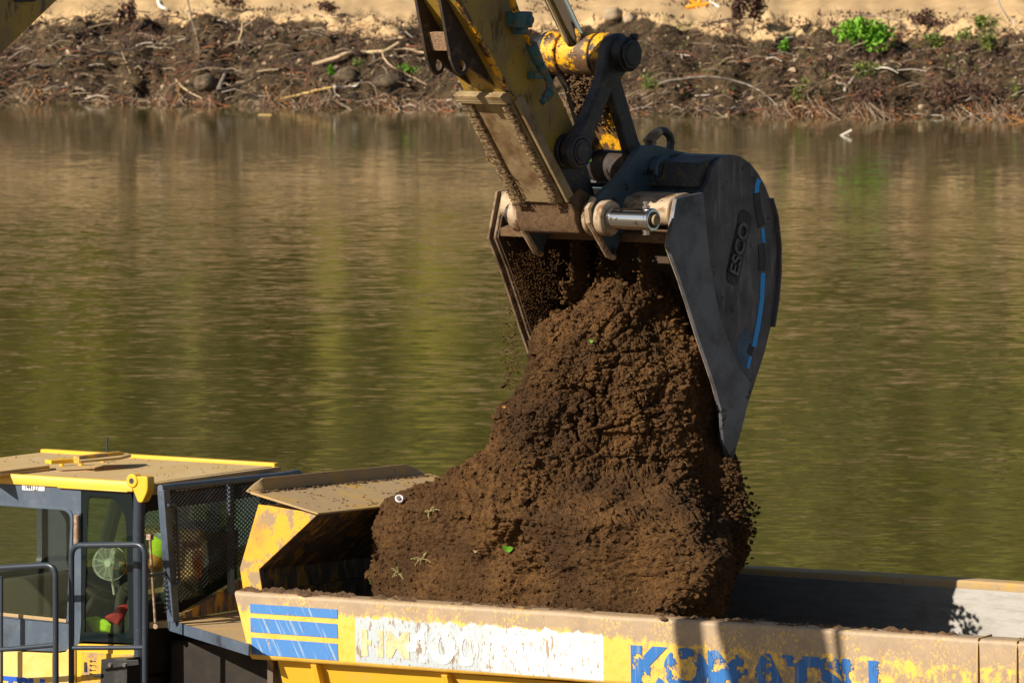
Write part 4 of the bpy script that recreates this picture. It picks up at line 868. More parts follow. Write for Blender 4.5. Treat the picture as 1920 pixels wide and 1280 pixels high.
#SOIL
# ================================================================== SOIL
m_soil, nt2, bs2, oc2 = newmat('brown_soil')
na = nz(nt2, oc2, 1.6, (1, 1, 1), 5, .6); nb = nz(nt2, oc2, 22, (1, 1, 1), 8, .75); nc = nz(nt2, oc2, 80, (1, 1, 1), 5, .7)
cc = mixc(nt2, ramp(nt2, na, .38, .62), (.105, .057, .027), (.24, .124, .046))
cc = mixc(nt2, ramp(nt2, nb, .45, .68), cc, (.075, .036, .013)); cc = mixc(nt2, ramp(nt2, nc, .60, .72), cc, (.24, .145, .07))
nt2.links.new(cc, bs2.inputs['Base Color']); bs2.inputs['Roughness'].default_value = .95; bs2.inputs['Specular IOR Level'].default_value = .15
bpn = nt2.nodes.new('ShaderNodeBump'); bpn.inputs['Distance'].default_value = .05; bpn.inputs['Strength'].default_value = 1
nt2.links.new(mth(nt2, 'ADD', nb, mth(nt2, 'MULTIPLY', nc, .45)), bpn.inputs['Height']); nt2.links.new(bpn.outputs[0], bs2.inputs['Normal'])
# silhouette of the falling heap: height in the picture, left and right edge, depth radius
SIL = [(505, 1150, 1235, .12), (520, 1128, 1262, .25), (560, 1092, 1278, .38), (600, 1045, 1292, .45), (640, 1018, 1308, .50), (700, 985, 1332, .55), (735, 968, 1342, .58), (765, 934, 1350, .60), (800, 925, 1354, .62), (835, 922, 1360, .68), (860, 880, 1364, .68), (890, 832, 1370, .74), (930, 765, 1384, .85), (950, 728, 1386, 1.15), (985, 716, 1388, 1.25), (1040, 704, 1384, 1.4), (1090, 692, 1376, 1.5)]
def lerp_tab(tab, y):
    if y <= tab[0][0]: return tab[0][1:]
    for a, b in zip(tab[:-1], tab[1:]):
        if y <= b[0]: t = (y-a[0])/(b[0]-a[0]); return tuple(a[i]*(1-t)+b[i]*t for i in range(1, len(a)))
    return tab[-1][1:]
sa0, _ = T(690, 1112, .3); sa1, _ = T(1372, 1120, .9)
NR, NA = 330, 620
YC_UP = 49.82
def ring(py):
    """world-space ring of the heap at picture height py (measured at the heap's middle depth)"""
    xl_, xr_, ry = lerp_tab(SIL, py); yc = YC_UP
    z = atY(960, py, yc).z; cx = ((xl_+xr_)/2-960)/FPX*yc; hx = (xr_-xl_)/2/FPX*yc
    return z, cx, yc, hx, ry
vs = []; fs = []
zrs = []
for i in range(NR):
    t = i/(NR-1); py = 503+(1175-503)*t
    z, cx, yc, hx, ry = ring(min(py, 1090)) if py <= 1090 else ring(1090)
    if py > 1090: z = ring(1090)[0]-(py-1090)/260
    wl = max(0, min(1, (py-830)/240)); wl = wl*wl*(3-2*wl)
    cap = min(1, .15+((py-503)/22)**.5) if py < 525 else 1
    for j in range(NA):
        ph = 2*pi*j/NA; c, s = cos(ph), sin(ph)
        # squarish ellipse in world axes for the column
        e = 2.4; k = (abs(c)**e+abs(s)**e)**(-1/e); P1 = Vector((cx+hx*c*k*cap, yc+ry*s*k*cap, z))
        # body-aligned heap at the bottom
        hgt_ = max(0, z-(ZR-.06)); bn = .19+hgt_*.55; bf = 3.30-hgt_*.6
        pl_ = ph+ALPHA; c2, s2 = cos(pl_), sin(pl_); e2 = 4.5; k2 = (abs(c2)**e2+abs(s2)**e2)**(-1/e2)
        aL = (cx-hx-TO.x-.545*(bn+.06))/.839-.30; aR = (cx+hx-TO.x-.545*(bf-.25))/.839
        aRn = (cx+hx-TO.x-.545*bn)/.839-.15
        t2 = .5+.5*s2*k2; aRr = aRn*(1-t2)+aR*t2 if False else aR+1.5*(1-t2)
        P2 = TO+U*((aL+aRr)/2+(aRr-aL)/2*c2*k2)+V*((bn+bf)/2+(bf-bn)/2*s2*k2); P2 = Vector((P2.x, P2.y, z))
        # front slope: the near side recedes with height
        P = P1.lerp(P2, wl)
        if wl > 0:
            # keep the silhouette edges at the column's left and right limits
            lim0 = cx-hx; lim1 = cx+hx
            P.x = min(P.x, lim1+.02)
        vs.append(P)
# normals for displacement
def N_at(i, j):
    a = vs[min(i+1, NR-1)*NA+j]-vs[max(i-1, 0)*NA+j]; b = vs[i*NA+(j+1) % NA]-vs[i*NA+(j-1) % NA]; n = a.cross(b)
    return n.normalized() if n.length > 1e-9 else Vector((0, 0, 1))
nv = []
ctr = Vector((ring(800)[1], YC_UP, 0))
for i in range(NR):
    for j in range(NA):
        p = vs[i*NA+j]; n = N_at(i, j)
        if (p-ctr).x*n.x+(p-ctr).y*n.y < 0 and abs(n.z) < .95: n = -n
        if i < 6: n = (n+Vector((0, 0, 1))).normalized()
        front = p.y < YC_UP+.5
        d = 0
        if front or True:
            up_ = max(.25, min(1, (p.z-2.9)/.9))
            q = p*1.0
            big = noise.noise(q*1.9)*.085+noise.noise(q*5.1+Vector((3, 1, 7)))*.05
            wv = q+Vector((noise.noise(q*4), noise.noise(q*4+Vector((9, 0, 0))), noise.noise(q*4+Vector((0, 9, 0)))))*.10
            dist = noise.voronoi(wv*5.2, distance_metric='DISTANCE')[0]; f1 = dist[0]; f2 = dist[1]
            slab = (noise.cell(wv*3.1+Vector((7, 7, 7)))-.5)*.05*up_*max(0, min(1, (noise.noise(q*1.9+Vector((1, 2, 3)))+.05)*5))
            crack = slab-max(0, .16-(f2-f1))/.16*.060*up_*(1 if noise.noise(q*1.7+Vector((5, 5, 5))) > -.05 else .35)
            dist2 = noise.voronoi(wv*15, distance_metric='DISTANCE')[0]; g1, g2 = dist2[0], dist2[1]
            clod = (.5-g1)*.026*(.45+.55*up_)-max(0, .12-(g2-g1))/.12*.014
            fine = noise.noise(q*30)*.013+noise.noise(q*64)*.011
            rough_ = .5+.8*max(0, noise.noise(q*1.3+Vector((2, 8, 4)))+.2)
            ledge = noise.noise(q*3.3+Vector((4, 4, 4)))*.035
            d = big*1.1+(crack+clod)*rough_+fine+ledge
        r = p+n*d
        # the bed walls hold the soil
        if r.z < ZR+.07:
            rel = r-TO; a = rel.dot(U); b = rel.dot(V); b = min(max(b, .20+max(0, ZR-r.z)*.14), BW-.24); a = max(a, .2); r = TO+U*a+V*b+Vector((0, 0, r.z))
            r.z = r.z
        nv.append(r)
for i in range(NR-1):
    for j in range(NA): fs.append((i*NA+j, i*NA+(j+1) % NA, (i+1)*NA+(j+1) % NA, (i+1)*NA+j))
fs.append(tuple(range(NA)))
org = tloc(2.2, 1.75, 1.5)
sm = MB(); sm.add([tuple(v-org) for v in nv], fs)
# clods resting on the surface
random.seed(4)
ICO = bmesh.new(); bmesh.ops.create_icosphere(ICO, subdivisions=1, radius=1); IV = [v.co.copy() for v in ICO.verts]; IF = [tuple(v.index for v in f.verts) for f in ICO.faces]; ICO.free()
def clod(mb, p, r, sq=.75):
    R = Euler((random.random()*6, random.random()*6, random.random()*6)).to_matrix(); o = []
    for v in IV: q = R @ (v*r*random.uniform(.5, 1.35)); q.z *= sq; o.append(p+q)
    mb.add(o, IF)
soil_o = sm.build('soil_heap', m_soil, None, smooth=False); soil_o.location = org
tag(soil_o, 'tall heap of loose brown soil pouring from the bucket into the truck bed', 'soil', kind='stuff')
cm = MB()
for k in range(46000):
    i = int(random.random()**.8*(NR-8))+4; j = random.randrange(NA); p = nv[i*NA+j]
    if p.y > YC_UP+.6: continue
    up_ = max(.65, min(1, (p.z-3.0)/1.0)); r = min(.075, (.004+random.expovariate(1/.0055)) if k > 7000 else .008+random.expovariate(1/.0085))*up_
    if noise.noise(p*1.6) < -.1: r *= .6
    clod(cm, p-org+Vector((0, 0, r*.2)), r)
co = cm.build('soil_clods', m_soil, None, ang=70, smooth=False); co.location = org; tag(co, 'loose clods and crumbs scattered over the soil heap', 'soil clods', kind='stuff')
# ragged crumbs flying off the right side and the left edge
fm_ = MB()
def fly(px, py, Y, r): clod(fm_, atY(px, py, Y)-org, r)
for k in range(1700): y = random.uniform(860, 1100); x = 1368+abs(random.gauss(0, 1))*21*sin(max(0, (y-850)/240)*pi)+random.uniform(-14, 4); fly(x, y, 49.5+random.uniform(-.3, .6), random.uniform(.004, .022))
for k in range(650): t = random.random(); fly(966+random.gauss(0, 13)-6*t, 430+t*300, 50.5+random.uniform(-.2, .2), random.uniform(.003, .008)*random.choice((1, 1, 1.5)))
for k in range(120): fly(random.gauss(965, 12), random.uniform(560, 760), 50.3, random.uniform(.003, .008))
for x, y, r in ((944, 722, .028), (952, 712, .014), (935, 768, .03), (928, 780, .03), (1398, 1000, .012), (1390, 965, .016), (1412, 996, .008), (880, 778, .006)): fly(x, y, 49.8, r)
for k in range(140): fly(random.uniform(915, 1000), random.uniform(620, 900), 49.9, random.uniform(.002, .006))
# streams inside the bucket mouth
def stream(x0, w0, y0, y1, n, rmax, l):
    for k in range(n):
        t = random.random(); x = x0+random.gauss(0, w0)*(.7+.3*t); y = y0+(y1-y0)*t; g, z = E(x, y, l); fly_p = eloc(g, l, z)-org; clod(fm_, fly_p, min(rmax, .004+random.expovariate(1/(rmax*.3))))
stream(1085, 9, 452, 560, 1300, .022, .28); stream(1080, 14, 530, 568, 260, .03, .28)
stream(1138, 9, 455, 530, 800, .018, .05); stream(1212, 9, 455, 545, 800, .016, -.45); stream(1040, 10, 465, 560, 140, .007, .35); stream(1170, 20, 460, 540, 160, .007, -.2)
stream(985, 14, 430, 560, 1300, .006, .72); stream(1005, 25, 470, 620, 900, .0045, .62); stream(965, 7, 385, 480, 500, .009, .80)
fo_ = fm_.build('falling_soil', m_soil, None, smooth=False); fo_.location = org; tag(fo_, 'crumbs and grains of brown soil falling out of the bucket mouth', 'falling soil', kind='stuff')
# mud caked over the bucket lip and arm
mk = MB()
for k in range(1500):
    l = random.choice([random.uniform(-.76, .76)]); g = g2+.01+random.random()*.12; z = z2+.045+random.random()*.02
    if noise.noise(Vector((l*4, 1, 0))) < -.05: continue
    clod(mk, Vector((g, l, z)), random.uniform(.006, .022))
for k in range(900): l = random.uniform(-.76, -.1); a = random.random(); clod(mk, Vector((g1-.03+a*.14, l, z1-.06+a*.09*random.random())), random.uniform(.005, .016))
for k in range(1100): t = random.random(); gg1 = g2+.02+random.random()*.10-.0; clod(mk, Vector((gg1, random.uniform(.50, .765), z2-.05+t*.42)), random.uniform(.004, .014))
for k in range(160):
    s = LEN-random.random()**2*.3; pp = A0+ad*s+an*.05; clod(mk, Vector((pp.x, random.choice([random.uniform(.1, .24), random.uniform(-.2, -.12)]), pp.y)), random.uniform(.004, .010))
for k in range(900): t = random.random(); hh = HU.lerp(HB, .1+.45*t); clod(mk, Vector((hh.x-.08+random.gauss(0, .02), random.uniform(-.14, .14), hh.y+random.gauss(0, .03))), random.uniform(.005, .018))
mk.build('caked_mud', m_mudcake, ex, smooth=False)
spl = MB(); random.seed(15)
for k in range(900):
    b = wb0+(wb1-wb0)*random.random()**.5; t = 1-random.random()**2 if random.random() < .6 else random.random(); a = .10+.52*t; z = ZR+.716-(a-.06)*.205+zf(b)
    if noise.noise(Vector((a*5, b*4, 0))) < .0 and t < .93: continue
    clod(spl, Vector((a, b, z+.006)), random.uniform(.003, .012))
for k in range(500):
    b = wb0+(wb1-wb0)*random.random(); clod(spl, Vector((.075+random.random()**2*.06, b, ZR+.716+zf(b))), random.uniform(.004, .014))
spo = spl.build('spilled_soil', m_mudcake, bed_o, smooth=False); tag(spo, kind='stuff')
spl = MB()
for k in range(110): clod(spl, Vector((random.uniform(CA0, CA1-.02), CB0+.06+random.random()**.7*(CB1-CB0-.12), CZT+.037)), random.uniform(.002, .007))
spo = spl.build('roof_crumbs', m_mudcake, rf_o, smooth=False); tag(spo, kind='stuff')
# leaves, stalks and litter lying on the heap
m_leaf = M('fresh_leaf', (.14, .40, .03), [((.22, .50, .06), 20, .5, .6)], .5); m_stalk = M('straw', (.48, .36, .18), [], .8); m_dleaf = M('dry_leaf', (.42, .18, .05), [], .7)
def surf(px, py):
    """nearest point of the heap under a picture position"""
    best = None; bd = 1e9
    for i in range(0, NR, 3):
        for j in range(0, NA, 3):
            p = nv[i*NA+j]
            if p.y > YC_UP+.2: continue
            s = FPX/((p-CP).dot(FW)); x = 960+p.x*s; y = 640-(p-CP).dot(UP)*s; dd_ = (x-px)**2+(y-py)**2+(0 if p.y < YC_UP else 50)
            if dd_ < bd: bd = dd_; best = p
    return best
def leafmesh(r, curl=.25):
    m = MB(); n = 14; vs = [(0, 0, 0)]
    for i in range(n): a = 2*pi*i/n; q = r*(1+.12*sin(3*a)); vs.append((q*cos(a)*1.15, q*sin(a)*.8, curl*r*cos(a)**2))
    vs += [(v[0], v[1], v[2]-.002) for v in vs]; k = n+1
    m.add(vs, [(0, i+1, (i+1) % n+1) for i in range(n)]+[(k, k+(i+1) % n+1, k+i+1) for i in range(n)]+[(i+1, k+i+1, k+(i+1) % n+1, (i+1) % n+1) for i in range(n)]); return m
for (x, y, r, mt, nm, lb, rot) in [(953, 1029, .034, m_leaf, 'leaf', 'bright green leaf lying flat in the middle of the soil heap', (.9, .2, .3)),
        (700, 1091, .028, m_leaf, 'leaf', 'green leaf at the foot of the soil heap by the bed front', (1.2, 0, 1)),
        (1106, 644, .014, m_leaf, 'leaf', 'tiny green leaf scrap high on the falling soil', (1, .3, 0)),
        (945, 766, .012, m_dleaf, 'leaf', 'dry orange leaf on the left shoulder of the soil column', (1, 0, 0)),
        (886, 1038, .012, m_stalk, 'leaf', 'small yellow leaf left of the bright green leaf', (1, .4, 0))]:
    p = surf(x, y); o = leafmesh(r).build(nm, mt, None); o.location = p+Vector((0, -.03, .012)); o.rotation_euler = rot; tag(o, lb, 'leaf')
p = surf(749, 945); cu_ = MB(); cu_.torus((0, 0, 0), (.2, -.8, .5), .026, .007, 24, 8); cu_.cyl((0, .0, 0), (.01, .03, -.02), .026, .02, 20, False); cu_o = cu_.build('can_ring', m_white, None); cu_o.location = p+Vector((-.01, -.05, .03)); tag(cu_o, 'round white bottle neck poking from the soil at the upper left of the heap', 'litter')
for (x, y, sc_, lb) in [(805, 955, .07, 'pale green sprig on the upper left slope of the heap'), (795, 1050, .08, 'withered yellow sprig low on the left slope of the heap'), (742, 1075, .06, 'small pale root tuft near the lower left of the heap')]:
    p = surf(x, y); sg_ = MB(); root = empty('sprig', tuple(p+Vector((0, -.02, .01))), 0, label=lb, cat='sprig')
    random.seed(int(x)); lm = MB()
    for k in range(7):
        d = Vector((random.uniform(-1, 1), random.uniform(-.5, .1), random.uniform(-.7, .9)))*sc_; pts = [Vector((0, 0, 0)), d*.5+Vector((0, 0, .01)), d]; sg_.tube(pts, .0022, 5)
        for e in range(3): q = d*(.4+.3*e); s_ = .0065; lm.add([q+Vector((-s_, 0, 0)), q+Vector((0, -.004, s_)), q+Vector((s_, 0, 0)), q+Vector((0, -.004, -s_))], [(0, 1, 2, 3)])
    sg_.build('stem', m_stalk, root); lm.build('leaves', M('pale_leaf', (.26, .28, .08), [], .8), root, smooth=False)
stw = MB(); random.seed(9)
for k in range(70):
    x = random.uniform(700, 1300); y = random.uniform(930, 1130) if x < 900 or random.random() < .3 else random.uniform(640, 1100)
    i = random.randrange(40, NR-20); j = random.randrange(NA); p = nv[i*NA+j]
    if p.y > 49.4: continue
    d = Vector((random.uniform(-1, 1), random.uniform(-.3, .1), random.uniform(-.6, .6)))*random.uniform(.02, .07); stw.tube([p-org+Vector((0, -.01, 0)), p-org+d*.5+Vector((0, -.02, .01)), p-org+d+Vector((0, -.01, 0))], .0016, 4)
so = stw.build('straw_bits', m_stalk, None); so.location = org; tag(so, 'thin pale straw and rootlets strewn over the soil heap', 'straw', kind='stuff')
# leaf stuck in the linkage
lq = E3(1103, 297, .05); o = leafmesh(.035).build('stuck_leaf', m_leaf, None); o.location = eloc(lq[0]-.02, lq[1], lq[2]); o.rotation_euler = (1.3, .6, .5); tag(o, 'green leaf caught in the muddy excavator linkage', 'leaf')

#LAND
# ================================================================== GROUND, WATER, FAR BANK
ZW = -.5
def bankY(x):                                    # far waterline
    return 228.5-.62*x*.75+1.6*noise.noise(Vector((x*.25, 0, 3)))+.8*noise.noise(Vector((x*.9, 4, 3)))
m_ground = M('near_ground', (.16, .11, .06), [((.10, .065, .035), 1, .4, .6), ((.20, .15, .09), 8, .5, .7)], .95, bump=.02, bscale=6)
gm = MB(); NX = 40; ys = [-60, 20, 52, 58, 61, 64, 90, 200]; zs = [0, 0, 0, -.2, -.7, -1.5, -3.5, -4]
vs = []; xs = [-1200, -300, -120, -60, -30, -15, 0, 15, 30, 60, 120, 300, 1200]
yy_ = ys+[216, 260, 400, 1500]; zz_ = zs+[-3, -2.0, -2.0, -2.0]
for x in xs:
    for y, z in zip(yy_, zz_): vs.append((x, y, z))
k = len(yy_); gm.add(vs, [(i*k+j, (i+1)*k+j, (i+1)*k+j+1, i*k+j+1) for i in range(len(xs)-1) for j in range(k-1)])
tag(gm.build('ground', m_ground, None), kind='structure')
# water
m_water, nw, bw, ow = newmat('river_water')
bw.inputs['Base Color'].default_value = (.072, .066, .014, 1); bw.inputs['Roughness'].default_value = .06; bw.inputs['IOR'].default_value = 1.33
sepw = nw.nodes.new('ShaderNodeSeparateXYZ'); nw.links.new(ow, sepw.inputs[0])
w1 = nz(nw, ow, 1.5, (.42, .8, 1), 3, .55); w2 = nz(nw, ow, 4.2, (.45, .8, 1), 3, .6, 4); w3 = nz(nw, ow, .12, (1, 1, 1), 2, .5, 7)
hgt = mth(nw, 'ADD', mth(nw, 'MULTIPLY', w1, .15), mth(nw, 'MULTIPLY', w2, .060))
amp = mth(nw, 'MULTIPLY', ramp(nw, sepw.outputs[1], 222, 150), 1.0); ampf = mth(nw, 'ADD', mth(nw, 'MULTIPLY', amp, .8), .2)
hgt = mth(nw, 'MULTIPLY', mth(nw, 'MULTIPLY', hgt, ampf), mth(nw, 'ADD', ramp(nw, w3, .35, .65), .5))
def slope(sc_, st_, off_, ax_):
    return mth(nw, 'SUBTRACT', nz(nw, ow, sc_, st_, 3, .6, off_), .5)
calm = mth(nw, 'MULTIPLY', mth(nw, 'ADD', mth(nw, 'MULTIPLY', ramp(nw, sepw.outputs[1], 226, 140), .75), .25), mth(nw, 'ADD', mth(nw, 'MULTIPLY', ramp(nw, w3, .35, .65), .6), .55))
sy = mth(nw, 'ADD', mth(nw, 'MULTIPLY', slope(1.3, (.36, .85, 1), 0, 1), .055), mth(nw, 'MULTIPLY', slope(6.0, (.40, .8, 1), 3, 1), .165))
sx_ = mth(nw, 'ADD', mth(nw, 'MULTIPLY', slope(1.1, (.5, .9, 1), 11, 0), .10), mth(nw, 'MULTIPLY', slope(4.0, (.5, .9, 1), 17, 0), .10))
cxyz = nw.nodes.new('ShaderNodeCombineXYZ'); nw.links.new(mth(nw, 'MULTIPLY', sx_, calm), cxyz.inputs[0]); nw.links.new(mth(nw, 'MULTIPLY', sy, calm), cxyz.inputs[1]); cxyz.inputs[2].default_value = 1
vn = nw.nodes.new('ShaderNodeVectorMath'); vn.operation = 'NORMALIZE'; nw.links.new(cxyz.outputs[0], vn.inputs[0]); nw.links.new(vn.outputs[0], bw.inputs['Normal'])
wm = MB(); wm.add([(-1200, 59, ZW), (1200, 59, ZW), (1200, 262, ZW), (-1200, 262, ZW)], [(0, 1, 2, 3)]); tag(wm.build('river', m_water, None, smooth=False), kind='structure')
# bank
SX0, SX1 = -26, 26
def bank_h(x, d):
    """height above water for distance d behind the waterline"""
    if d < 0: return d*.5
    k = max(0, min(1, d/7.5)); base = 2.45*(1-(1-k)**1.7)
    if d > 7.5: base += (d-7.5)*.17
    ln = noise.noise(Vector((x*.35, d*.5, 1)))*.5+noise.noise(Vector((x*1.1, d*1.4, 5)))*.45+noise.noise(Vector((x*2.6, d*3, 8)))*.30+noise.noise(Vector((x*7, d*8, 2)))*.08
    return max(-.3, base+ln*(min(1, d*1.2)*(1 if d < 8 else max(.12, 1-(d-8)*.3))))
def bank_pt(x, d, up=0): return Vector((x, bankY(x)+d, ZW+bank_h(x, d)+up))
def bank_at(px, py):
    """point of the bank surface seen at a picture position"""
    for k in range(400):
        d = -1+k*.06; Y = 228; x = (px-960)/FPX*Y
        for _ in range(2): Y = bankY(x)+d; x = (px-960)/FPX*Y
        p = bank_pt(x, d); s = FPX/((p-CP).dot(FW)); y = 640-(p-CP).dot(UP)*s
        if y <= py: return p
    return p
m_sand = None
m_bank, nb_, bb_, ob_ = newmat('bank_soil')
sp_b = nb_.nodes.new('ShaderNodeSeparateXYZ'); nb_.links.new(ob_, sp_b.inputs[0])
dsum = mth(nb_, 'ADD', sp_b.outputs[2], mth(nb_, 'ADD', mth(nb_, 'MULTIPLY', mth(nb_, 'SUBTRACT', nz(nb_, ob_, .28, (1, 1, 1), 3, .55, 2), .5), 2.6), mth(nb_, 'MULTIPLY', mth(nb_, 'SUBTRACT', nz(nb_, ob_, 1.6, (1, 1, 1), 6, .65, 4), .5), .9)))
sandm = ramp(nb_, dsum, 1.98, 2.12)
dirt = mixc(nb_, ramp(nb_, nz(nb_, ob_, 1.3, (1, 1, 1), 8, .7), .40, .62), (.115, .08, .045), (.028, .020, .012)); dirt = mixc(nb_, ramp(nb_, nz(nb_, ob_, 5, (1, 1, 1), 6, .75, 6), .55, .66), dirt, (.24, .175, .10)); dirt = mixc(nb_, ramp(nb_, nz(nb_, ob_, 2.2, (1, 1, 1), 6, .7, 11), .60, .68), dirt, (.17, .08, .04))  # dark soil tone also stands in for missing shadow between the lumps
sand = mixc(nb_, ramp(nb_, nz(nb_, ob_, 1.5, (1, 1, 1), 7, .7, 8), .40, .65), (.52, .35, .18), (.60, .43, .23))
sand = mixc(nb_, ramp(nb_, dsum, 3.1, 3.8), sand, mixc(nb_, ramp(nb_, nz(nb_, ob_, .5, (1, 1, 1), 5, .6), .4, .6), (.13, .085, .035), (.20, .14, .06)))  # upper slope out of view, darkened to dim its reflection on the river
nb_.links.new(mixc(nb_, sandm, dirt, sand), bb_.inputs['Base Color']); bb_.inputs['Roughness'].default_value = .95; bb_.inputs['Specular IOR Level'].default_value = .1
bpb = nb_.nodes.new('ShaderNodeBump'); bpb.inputs['Distance'].default_value = .12; nb_.links.new(mth(nb_, 'MULTIPLY', nz(nb_, ob_, 5, (1, 1, 1), 8, .75), mth(nb_, 'SUBTRACT', 1.0, mth(nb_, 'MULTIPLY', sandm, .85))), bpb.inputs['Height']); nb_.links.new(bpb.outputs[0], bb_.inputs['Normal'])
bkm = MB(); NX = 620; dl = [-2.0, -1.0, -.5]+[i*.085 for i in range(110)]+[9.4+i*.5 for i in range(12)]+[16, 18, 21, 25, 30, 40]; vs = []
for i in range(NX+1):
    x = SX0+(SX1-SX0)*i/NX
    for d in dl: vs.append(bank_pt(x, d))
k = len(dl); bkm.add(vs, [(i*k+j, (i+1)*k+j, (i+1)*k+j+1, i*k+j+1) for i in range(NX) for j in range(k-1)]); tag(bkm.build('river_bank', m_bank, None, ang=60), kind='structure')
bk2 = MB(); vs = []; xs2 = [-400, -200, -120, -80, -60, -45, -35, -26.2]; dl2 = [-3, 0, 2, 4, 7.5, 12, 20, 40]
for sgn in (1, -1):
    vs = [(sgn*x, bankY(max(-40, min(40, sgn*x)))+d, ZW+bank_h(sgn*x, d)) for x in xs2 for d in dl2]; k = len(dl2)
    bk2.add(vs, [(i*k+j, (i+1)*k+j, (i+1)*k+j+1, i*k+j+1) for i in range(len(xs2)-1) for j in range(k-1)])
tag(bk2.build('river_bank', m_bank, None, ang=60), kind='structure')
# wooded hill behind (above the picture, mirrored in the water)
m_hill, nh, bh, oh = newmat('wooded_hill')
hc = mixc(nh, ramp(nh, nz(nh, oh, .06, (1, 1, .5), 5, .6), .42, .58), (.070, .072, .020), (.135, .108, .045)); hc = mixc(nh, ramp(nh, nz(nh, oh, .11, (1, 1, .25), 4, .6, 8), .55, .65), hc, (.36, .33, .045)); hc = mixc(nh, ramp(nh, nz(nh, oh, .5, (1, 1, 1), 6, .7), .45, .65), hc, (.035, .038, .014))
nh.links.new(hc, bh.inputs['Base Color']); bh.inputs['Roughness'].default_value = 1; bh.inputs['Specular IOR Level'].default_value = 0
hm = MB(); vs = []; HX = 150; HD = 40
for i in range(HX+1):
    x = -260+520*i/HX
    for j in range(HD+1):
        d = j/HD; y = 268+d*90+noise.noise(Vector((x*.05, d*4, 0)))*6; z = 1.5+d*74*(1+.25*noise.noise(Vector((x*.012, 2, 2))))+noise.noise(Vector((x*.16, y*.16, d*12)))*5*min(1, d*8)+noise.noise(Vector((x*.5, y*.5, d*20)))*2*min(1, d*8); vs.append((x, y, z))
hm.add(vs, [(i*(HD+1)+j, (i+1)*(HD+1)+j, (i+1)*(HD+1)+j+1, i*(HD+1)+j+1) for i in range(HX) for j in range(HD)]); tag(hm.build('hill', m_hill, None, ang=80), kind='structure')
wd_ = MB(); random.seed(21)
for k in range(9000):
    x = random.uniform(-120, 120); d = random.random(); y = 266+d*60; z = 2+d*50+random.random()*13; s = random.uniform(.5, 1.6); 
    if noise.noise(Vector((x*.12, y*.1, z*.12))) < -.1: continue
    R = Euler((random.random()*6, random.random()*6, random.random()*6)).to_matrix(); wd_.add([Vector((x, y, z))+R @ Vector(v) for v in ((-s, -s*.6, 0), (s, -s*.6, .1), (s*.8, s*.6, 0), (-s*.8, s*.6, -.1))], [(0, 1, 2, 3)])
m_wood = M('woodland_leaves', (.10, .10, .022), [((.30, .27, .03), .05, .52, .6), ((.16, .09, .03), .08, .55, .65)], .9); wo = wd_.build('woodland', m_wood, None, smooth=False); tag(wo, 'mass of yellow-green trees on the slope beyond the river', 'woodland', kind='stuff')
# scrub and low weeds
def scatter_leaves(n, x0, x1, d0, d1, seed, thr, s0, s1, hmax, mat, name, label, fr=.5):
    mb = MB(); random.seed(seed)
    for k in range(n):
        x = random.uniform(x0, x1); d = random.uniform(d0, d1)
        if noise.noise(Vector((x*fr, d*fr*1.4, seed))) < thr: continue
        p = bank_pt(x, d, random.random()**1.5*hmax); s = random.uniform(s0, s1); R = Euler((random.random()*6, random.random()*6, random.random()*6)).to_matrix()
        mb.add([p+R @ Vector(v) for v in ((-s, 0, 0), (0, -s*.4, 0), (s, 0, 0), (0, s*.4, 0))], [(0, 1, 2, 3)])
    o = mb.build(name, mat, None, smooth=False); return tag(o, label, name, kind='stuff')
m_scrub = M('purple_brown_scrub', (.095, .055, .04), [((.19, .09, .06), 1.2, .5, .6), ((.035, .025, .02), 2.5, .5, .6)], .9)
m_weed = M('weed_green', (.10, .17, .02), [((.22, .30, .03), 1, .5, .6)], .7)
scatter_leaves(14000, -19, 19, .3, 8.2, 3, .06, .03, .10, .35, m_scrub, 'scrub', 'purple-brown dead scrub in patches over the far bank')
scatter_leaves(3200, 3, 19, .8, 7.5, 12, .22, .03, .07, .25, m_weed, 'weeds', 'low green weeds scattered over the right part of the bank', .8)
scatter_leaves(900, -19, 3, .8, 5, 14, .3, .03, .06, .2, m_weed, 'weeds', 'sparse green weeds on the left part of the bank', .8)
scatter_leaves(6000, -19, 19, 7.0, 13, 23, .20, .04, .12, .10, m_scrub, 'scrub', 'patches of dead brown scrub creeping up the sand slope', .32)
sct = MB(); random.seed(77)
for k in range(3000):
    x = random.uniform(-19, 19); d = random.uniform(.2, 7.8)
    if noise.noise(Vector((x*.5, d*.7, 3))) < .02: continue
    p = bank_pt(x, d); h = random.uniform(.2, .75); sct.tube([p, p+Vector((random.gauss(0, .12), -.05, h*.5)), p+Vector((random.gauss(0, .3), -.1, h))], .007, 3)
o = sct.build('scrub_stems', m_scrub, None); tag(o, 'thin upright dead stems in the scrub on the far bank', 'scrub', kind='stuff')
